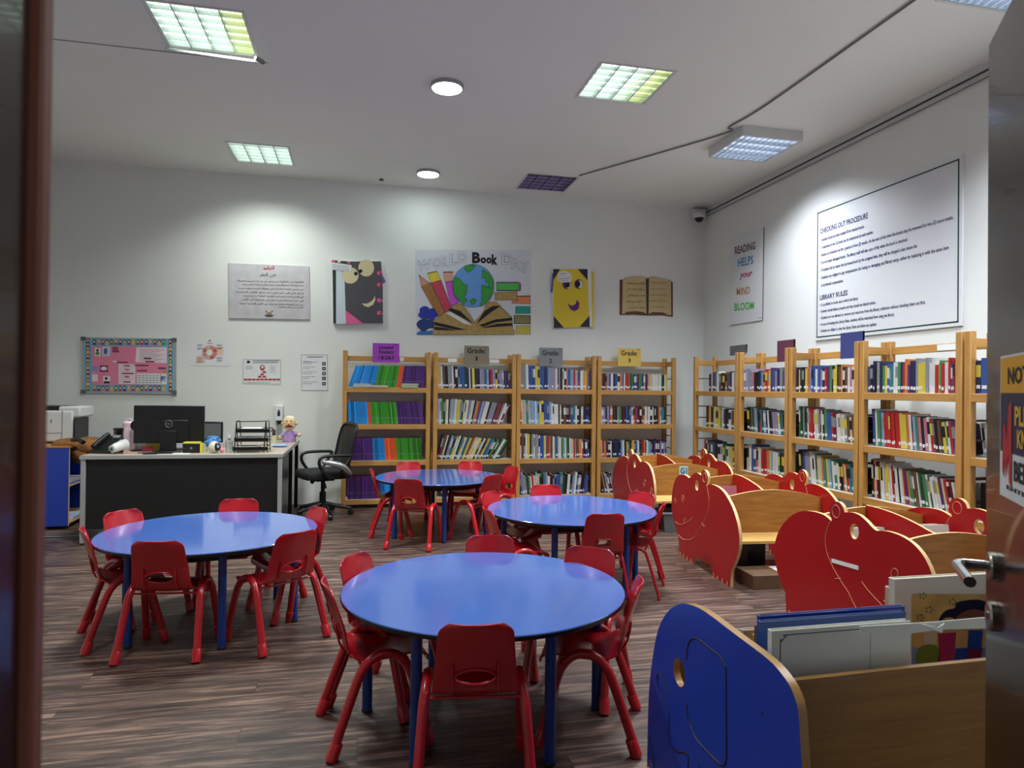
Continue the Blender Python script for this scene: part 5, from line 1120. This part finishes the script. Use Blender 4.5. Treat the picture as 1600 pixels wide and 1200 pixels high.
# papers and cables on the desk
def slab(name, label, cat, px, py, w_, d_, h_, m, rz=0, z=DZ, dy=0, grp=None):
    p = dz(px, py, z); b = MB(); b.box(-w_ / 2, w_ / 2, -d_ / 2, d_ / 2, 0, h_, m); o = b.build(name, bevel=.001); o.location = (p.x, p.y + dy, z); o.rotation_euler.z = math.radians(rz); return tag(o, label, cat, grp)
def desk_item(name, label, cat, px, Y, w_, d_, h_, m, rz=0, z=DZ + .0005):
    x = pY(px, 700, Y).x; b = MB(); b.box(-w_ / 2, w_ / 2, -d_ / 2, d_ / 2, 0, h_, m); o = b.build(name, bevel=.001); o.location = (x, Y, z); o.rotation_euler.z = math.radians(rz); return tag(o, label, cat)
YEL2 = M_('bright_yellow', (222, 214, 70)); 
t = thing('black_box', 'small black carton with yellow lining on the desk right of the monitor stand', 'box', (pY(300, 700, 6.74).x, 6.76, DZ), math.radians(-4)); b = MB(); b.box(-.075, .075, -.04, .04, 0, .085, BLACKP); b.build('carton', t, bevel=.002); b = MB(); b.box(-.07, .07, -.035, .036, .086, .10, YEL2); b.box(.076, .092, -.035, .035, 0.002, .085, YEL2); b.build('lining', t); b = MB(); b.lathe([(.012, -.0405), (.012, -.0415)], (.0, 0, .045), lg, 16, axis='y'); b.build('emblem', t)
desk_item('keyboard', 'grey keyboard lying behind the monitor stand', 'keyboard', 281, 7.02, .30, .12, .022, mat('keyboard_grey', (128, 130, 132), .5), 0)
desk_item('notepad', 'yellow paper sheet propped left of the monitor stand', 'paper', 243, 6.98, .16, .02, .075, YEL2, 2)
desk_item('notepad', 'white paper sheets standing near the pink flask', 'paper', 222, 7.0, .14, .02, .07, PAPER, -6)
desk_item('folder', 'dark flat folder at the foot of the monitor', 'folder', 248, 6.66, .24, .10, .008, BLACKP, 3)
desk_item('paper_sheet', 'white sheet lying in front of the monitor', 'paper', 272, 6.64, .26, .08, .003, PAPER, -2)
desk_item('crimson_pouch', 'dark red pouch on the desk left of the yellow sheet', 'pouch', 231, 6.90, .09, .05, .05, mat('crimson_cloth', (120, 24, 50), .7), 12)
for k, (p0, p1, c_) in enumerate((((176, 705), (228, 694), BLACKP), ((185, 708), (246, 704), mat('rose_cable', (196, 150, 146), .5)), ((215, 706), (252, 696), BLACKP))):
    a, c = pY(*p0, 6.70), pY(*p1, 6.70); b = MB(); b.tube(cr([(a.x, 6.66 + .02 * k, DZ + .006), (a.x * .6 + c.x * .4, 6.70 + .02 * k, DZ + .006), (c.x, 6.78 + .02 * k, DZ + .006)], 5), .005, c_, 8); tag(b.build('desk_cable'), ('black cable nearest the desk phone', 'rose-coloured cable on the desk by the phone', 'short black cable at the foot of the monitor')[k], 'cable')
# blue yarn puppet with owl-like device
t = thing('yarn_toy', 'blue shaggy toy sitting behind the round white camera on the desk', 'toy', (pY(331, 690, 6.86).x, 6.90, DZ)); BLY = mat('blue_yarn', (80, 140, 200), .9, bump=.9, bscale=80)
b = MB(); rg = random.Random(5)
for k in range(46):
    a_, e_ = rg.uniform(0, 6.28), rg.uniform(.1, 1.4); R_ = .062; c0 = Vector((R_ * math.cos(a_) * math.cos(e_) * 1.0, R_ * math.sin(a_) * math.cos(e_), .075 + R_ * math.sin(e_))); b.tube([c0 * .8 + Vector((0, 0, .012)), c0, c0 * 1.15 + Vector((rg.uniform(-.02, .02), rg.uniform(-.02, .02), -.02))], .0095, BLY, 7)
b.ball((0, 0, .075), .062, BLY); b.build('yarn_hair', t, angle=180); b = MB(); b.lathe([(.05, 0), (.055, .06)], (0, 0, 0), PLWHITE, 20); b.build('body', t)
t = thing('desk_camera', 'round white gadget with a big black lens on the desk, right of the monitor', 'gadget', (pY(334, 700, 6.68).x, 6.70, DZ)); b = MB(); b.ball((0, 0, .055), .052, mat('ivory_plastic', (214, 206, 190), .4), (1, 1, 1.05), 24); b.build('housing', t)
b = MB(); b.ball((.030, -.026, .058), .036, BLACKP, (.85, .8, 1.1), 20); b.build('lens_ring', t); b = MB(); b.ball((.043, -.050, .062), .012, mat('lens_blue', (150, 190, 230), .1, coat=1), (1, 1, 1), 14); b.build('lens', t)
t = thing('pink_bunny', 'tiny pink rabbit-eared figure beside the round gadget', 'figure', (pY(346.5, 700, 6.70).x, 6.72, DZ)); PB = mat('pink_silicone', (222, 150, 170), .5); b = MB(); b.ball((0, 0, .025), .02, PB, (1, .8, 1.2)); b.build('body', t); b = MB(); b.tube([(-.007, 0, .045), (-.012, 0, .09)], .006, PB, 8); b.tube([(.007, 0, .045), (.014, 0, .088)], .006, PB, 8); b.build('ears', t)
t = thing('sanitiser_bottle', 'clear plastic pump bottle left of the letter tray', 'bottle', (pY(357.5, 700, 6.74).x, 6.76, DZ)); GL = mat('clear_plastic', (214, 222, 222), .08, trans=.85); b = MB(); b.lathe([(.030, 0), (.032, .01), (.032, .10), (.012, .125), (.012, .135)], (0, 0, 0), GL, 24); b.build('body', t); b = MB(); b.lathe([(.014, .135), (.014, .155), (.005, .157), (.005, .175)], (0, 0, 0), PLWHITE, 18); b.box(-.022, .006, -.005, .005, .172, .18, PLWHITE); b.build('pump', t)
# letter tray
a, c = pY(366, 700, 6.78), pY(422, 700, 6.78); WT = c.x - a.x
t = thing('letter_tray', 'black wire letter tray of three tiers filled with papers', 'tray', (a.x, 6.70, DZ), math.radians(2))
for k, z in enumerate((.02, .105, .19)):
    b = MB(); xo = .012 * k
    for y in (0, .24): b.tube([(xo, y, z), (WT - .02 + xo, y, z)], .004, BLACKM, 8); b.tube([(xo, y, z + .03), (WT - .02 + xo, y, z + .03)], .004, BLACKM, 8)
    for x in (xo, WT - .02 + xo): b.tube([(x, 0, z), (x, .24, z)], .004, BLACKM, 8); b.tube([(x, 0, z + .03), (x, .24, z + .03)], .004, BLACKM, 8)
    for q in range(7): x = xo + (WT - .02) * (q + .5) / 7; b.tube([(x, 0, z), (x, .24, z)], .002, BLACKM, 6)
    b.box(xo, WT - .02 + xo, -.002, .0, z, z + .028, BLACKM); b.build('tier', t, smooth=False)
b = MB()
for x in (.03, WT - .03):
    b.tube([(x - .02, .02, 0), (x - .012, .10, .29), (x + .0, .12, .295), (x + .012, .14, .29), (x + .02, .22, 0)], .0045, BLACKM, 8)
    b.tube([(x - .016, .0, 0), (x, .0, .29)], .0045, BLACKM, 8); b.tube([(x + .016, .0, 0), (x, .0, .29)], .0045, BLACKM, 8)
b.tube([(.03, .0, .29), (WT - .03, .0, .295)], .0045, BLACKM, 8); b.build('wire_frame', t)
for k, z in enumerate((.026, .111, .196)):
    for j in range(3):
        b = MB(); b.box(0, .20 - .01 * j, 0, .21, 0, .0095, PAPER if (j + k) % 2 == 0 else M_('greyish_paper', (176, 170, 176))); o = b.build('paper_sheet'); o.location = (a.x + .03 + .012 * k + .006 * j, 6.712, DZ + z + .0102 * j); o.rotation_euler.z = math.radians(2 + rg.uniform(-2, 2)); tag(o, 'paper in the %s tier of the letter tray, %s from the bottom' % (('lowest', 'middle', 'top')[k], ordinal(j + 1)), 'paper', 'papers in the letter tray')
# pen pot, dispenser, puppet
t = thing('pen_pot', 'pale pot of pens beside the wall dispenser', 'pot', (pY(427, 690, 7.7).x, 7.75, DZ)); b = MB(); b.lathe([(.03, 0), (.032, .09), (.028, .09), (.027, .01)], (0, 0, 0), mat('cream_pot', (208, 206, 176), .5), 20); b.build('pot', t)
b = MB()
for k, m in enumerate((BM['R'], INK, BM['m'])): b.tube([(-.01 + .01 * k, 0, .02), (-.016 + .014 * k, .0, .17 - .01 * k)], .006, m, 8)
b.build('pens', t)
a, c = pY(430, 682, 8.38), pY(443, 633, 8.38); zc0 = pY(436, 657, 8.38).z
t = thing('soap_dispenser', 'white wall dispenser with dark drop window above the desk corner', 'dispenser', ((a.x + c.x) / 2, 8.399, 0)); ww = (c.x - a.x) / 2
b = MB(); b.box(-ww, ww, -.085, 0, zc0, c.z, PLWHITE); b.build('housing', t, bevel=.008); b = MB(); b.box(-ww * .55, ww * .55, -.07, -.01, zc0 - .035, zc0, BLACKP); b.build('nozzle', t, bevel=.003)
b = MB(); dr = cr([(0, .045), (.016, .0), (.014, -.03), (0, -.042), (-.014, -.03), (-.016, 0)], 5, True); b.prism(dr, .002, Matrix(((0, 1, 0, 0), (1, 0, 0, -.0872), (0, 0, 1, (zc0 + c.z) / 2 - .0), (0, 0, 0, 1))), mat('drop_navy', (40, 48, 70), .2)); b.build('drop_window', t)
b = MB(); b.box(-ww * .6, ww * .6, -.05, -.001, a.z - .18, zc0 - .035, M_('grey_refill', (150, 154, 154), .5)); b.build('tray', t, bevel=.004)
p = pY(452, 690, 7.95); t = thing('hand_puppet', 'bald-headed hand puppet with open red mouth and lilac shirt on the desk corner', 'puppet', (p.x, 7.95, DZ)); t.scale = (.84, .84, .84)
SKP = mat('puppet_skin', (222, 190, 146), .8); LIL = mat('lilac_shirt', (170, 140, 196), .85, var=.25, vscale=30)
b = MB(); b.tube(cr([(0, 0, 0.0), (0, 0, .05), (0, 0, .11), (0, 0, .155)], 4), [.082, .084, .085, .086, .085, .082, .078, .072, .066, .058, .05, .045, .04][:13], LIL, 24); b.build('shirt', t)
b = MB(); b.tube([(-.06, -.01, .12), (-.10, -.03, .08)], [.034, .03], LIL, 14); b.tube([(.06, -.01, .12), (.10, -.03, .10)], [.034, .03], LIL, 14); b.build('sleeves', t)
b = MB(); b.ball((-.115, -.035, .07), .026, SKP); b.ball((.125, -.035, .095), .026, SKP)
for k in range(4): b.ball((.135 + .012 * math.cos(k), -.042 + .01 * k, .105 + .004 * k), .011, SKP, n=10); b.ball((-.125 - .008 * math.cos(k), -.042 + .01 * k, .05 + .004 * k), .011, SKP, n=10)
b.build('hands', t, angle=180)
b = MB(); b.ball((0, 0, .255), .088, SKP, (1.02, .9, 1.0), 28); b.ball((0, -.03, .212), .07, SKP, (1.1, .8, .7), 24); b.ball((-.09, 0, .25), .02, SKP); b.ball((.09, 0, .25), .02, SKP); b.ball((0, -.087, .255), .016, SKP); b.build('head', t, angle=180)
b = MB(); b.ball((0, -.068, .215), .05, mat('puppet_mouth', (120, 20, 26), .7), (1.05, .5, .42), 20); b.build('mouth', t); b = MB(); b.ball((-.028, -.074, .285), .008, INK, n=10); b.ball((.028, -.074, .285), .008, INK, n=10); b.build('eyes', t)
b = MB(); b.ball((0, .012, .30), .075, mat('pale_hair_fuzz', (228, 214, 190), .95, bump=.8), (1, .95, .7), 24); b.build('hair', t, angle=180)
# pale blue cloth at the tray's end
b = MB(); b.ball((0, 0, .016), .05, mat('pale_blue_cloth', (140, 170, 220), .8), (1.6, 1, .32), 20); b.ball((-.05, .01, .014), .035, PAPER, (1.2, 1, .4), 16); o = b.build('folded_cloth', angle=180); o.location = (pY(438, 692, 7.3).x, 7.3, DZ - .0); tag(o, 'pale blue and white folded cloth right of the letter tray', 'cloth')
# cables under the desk
b = MB()
for k in range(5): x0 = -2.2 + .09 * k; b.tube(cr([(x0, 6.9, .012), (x0 + .2, 6.75 + .04 * k, .012), (x0 + .5, 6.95, .012), (x0 + .9 + .1 * k, 6.85, .012)], 6), .007, BLACKP if k % 2 else mat('grey_cable', (120, 120, 122), .6), 8)
o = b.build('floor_cables'); tag(o, 'tangled cables on the floor beneath the black desk', 'cables'); o['kind'] = 'stuff'
b = MB(); b.tube(cr([(-2.9, 6.95, .008), (-2.7, 6.9, .008), (-2.52, 6.93, .008), (-2.42, 6.9, .008)], 5), .007, mat('grey_cable', (120, 120, 122), .6), 8); tag(b.build('floor_cable'), 'grey cable on the floor between the blue cabinet and desk leg', 'cable')

# ---------------------------------------------------------------- office chair (faces the desk, towards -x)
t = thing('office_chair', 'black mesh-back office chair on castors right of the desk', 'chair', (-.40, 7.62, 0), math.radians(113))
# local +y = facing direction
def OC(pts, r, m, nm, n=12, par=None, a=35): b = MB(); b.tube(cr(pts, 5), r, m, n); return b.build(nm, par or t, angle=a)
for k in range(5):
    a_ = math.radians(90 + 72 * k + 14); ca, sa = math.cos(a_), math.sin(a_)
    b = MB(); b.tube([(.03 * ca, .03 * sa, .13), (.17 * ca, .17 * sa, .10), (.30 * ca, .30 * sa, .075)], [.028, .022, .016], BLACKP, 12); l = b.build('base_arm', t)
    cx, cy = .30 * ca, .30 * sa
    b = MB(); b.tube([(cx, cy, .075), (cx, cy, .05)], .009, BLACKP, 8); b.lathe([(.028, -.022), (.030, -.015), (.030, .015), (.028, .022)], (cx, cy, .030), BLACKP, 20, axis='x', T=Matrix.Rotation(a_ + 1.1, 3, 'Z').to_4x4()); b.build('castor', l)
b = MB(); b.lathe([(.035, .10), (.035, .26), (.022, .262), (.022, .40)], (0, 0, 0), BLACKP, 20); b.build('gas_column', t)
b = MB(); b.box(-.09, .09, -.10, .10, .385, .42, BLACKP); b.tube([(-.05, .02, .40), (-.14, .03, .36), (-.20, .04, .33)], .012, BLACKP, 10); b.tube([(.09, .06, .39), (.09, .10, .35)], .02, BLACKP, 10); b.build('mechanism', t, bevel=.005)
b = MB(); o_ = [(x, y) for x, y in [(.235, .20), (.25, 0), (.235, -.20), (.15, -.24), (-.15, -.24), (-.235, -.20), (-.25, 0), (-.235, .20), (-.16, .25), (.16, .25)]]
oo = cr(o_, 5, True); vs = []; lv = ((.42, .96), (.43, 1), (.475, 1), (.495, .97), (.503, .9), (.505, .5))
for z, s_ in lv: vs += [(x * s_, y * s_, z) for x, y in oo]
n_ = len(oo); b.add(vs, [(i * n_ + k, i * n_ + (k + 1) % n_, (i + 1) * n_ + (k + 1) % n_, (i + 1) * n_ + k) for i in range(len(lv) - 1) for k in range(n_)] + [tuple(range(n_ - 1, -1, -1)), tuple((len(lv) - 1) * n_ + k for k in range(n_))], mat('black_seat_fabric', (16, 16, 18), .8)); b.build('seat', t, angle=50)
bp_ = [(-.19, -.20, .56), (-.215, -.235, .70), (-.215, -.265, .84), (-.20, -.30, .96), (-.10, -.315, 1.0), (.10, -.315, 1.0), (.20, -.30, .96), (.215, -.265, .84), (.215, -.235, .70), (.19, -.20, .56)]
b = MB(); b.tube(cr(bp_, 5, True), .016, BLACKP, 12, cap=False); b.build('back_frame', t)
MESHM = bpy.data.materials.new('black_mesh_fabric'); MESHM.use_nodes = True; nt = MESHM.node_tree; pb_ = nt.nodes['Principled BSDF']; pb_.inputs['Base Color'].default_value = (.02, .02, .022, 1); pb_.inputs['Roughness'].default_value = .7; pb_.inputs['Alpha'].default_value = .72
b = MB(); rows = [(-.20, .56, .19), (-.225, .63, .20), (-.235, .70, .213), (-.255, .79, .214), (-.268, .86, .214), (-.29, .93, .205), (-.312, .99, .15)]
vs = []; 
for y, z, hw in rows: vs += [(hw * u, y - .03 * (1 - u * u), z) for u in (-1, -.75, -.5, -.25, 0, .25, .5, .75, 1)]
b.add(vs, [(i * 9 + k, i * 9 + k + 1, (i + 1) * 9 + k + 1, (i + 1) * 9 + k) for i in range(6) for k in range(8)], MESHM); o = b.build('back_mesh', t); sm = o.modifiers.new('t', 'SOLIDIFY'); sm.thickness = .002
OC([(0, -.10, .41), (0, -.24, .41), (0, -.295, .47), (0, -.28, .58)], .022, BLACKP, 'back_support'); OC([(-.12, -.27, .64), (0, -.30, .60), (.12, -.27, .64)], .018, BLACKP, 'lumbar_bar')
for s_ in (-1, 1): OC([(s_ * .22, .02, .42), (s_ * .275, .06, .46), (s_ * .285, .14, .58), (s_ * .285, .13, .655), (s_ * .285, .05, .675), (s_ * .285, -.12, .675), (s_ * .282, -.20, .665), (s_ * .28, -.19, .63), (s_ * .275, -.10, .50), (s_ * .22, -.04, .43)], .017, BLACKP, 'armrest')
b = MB(); SIL = mat('crinkled_silver_film', (190, 192, 196), .2, .8, bump=1.0, bscale=30)
b.tube(cr([(-.30, .12, .62), (-.31, .02, .60), (-.31, -.10, .56), (-.305, -.20, .47)], 4), [.012, .02, .024, .026, .03, .034, .036, .036, .036, .034, .03, .022, .01], SIL, 12); o = b.build('silver_bag', angle=180); o.parent = None
o.matrix_world = Matrix.Translation((-.40, 7.62, 0)) @ Matrix.Rotation(math.radians(113), 4, 'Z'); tag(o, 'crinkled silver plastic bag hanging on the office chair armrest', 'bag')
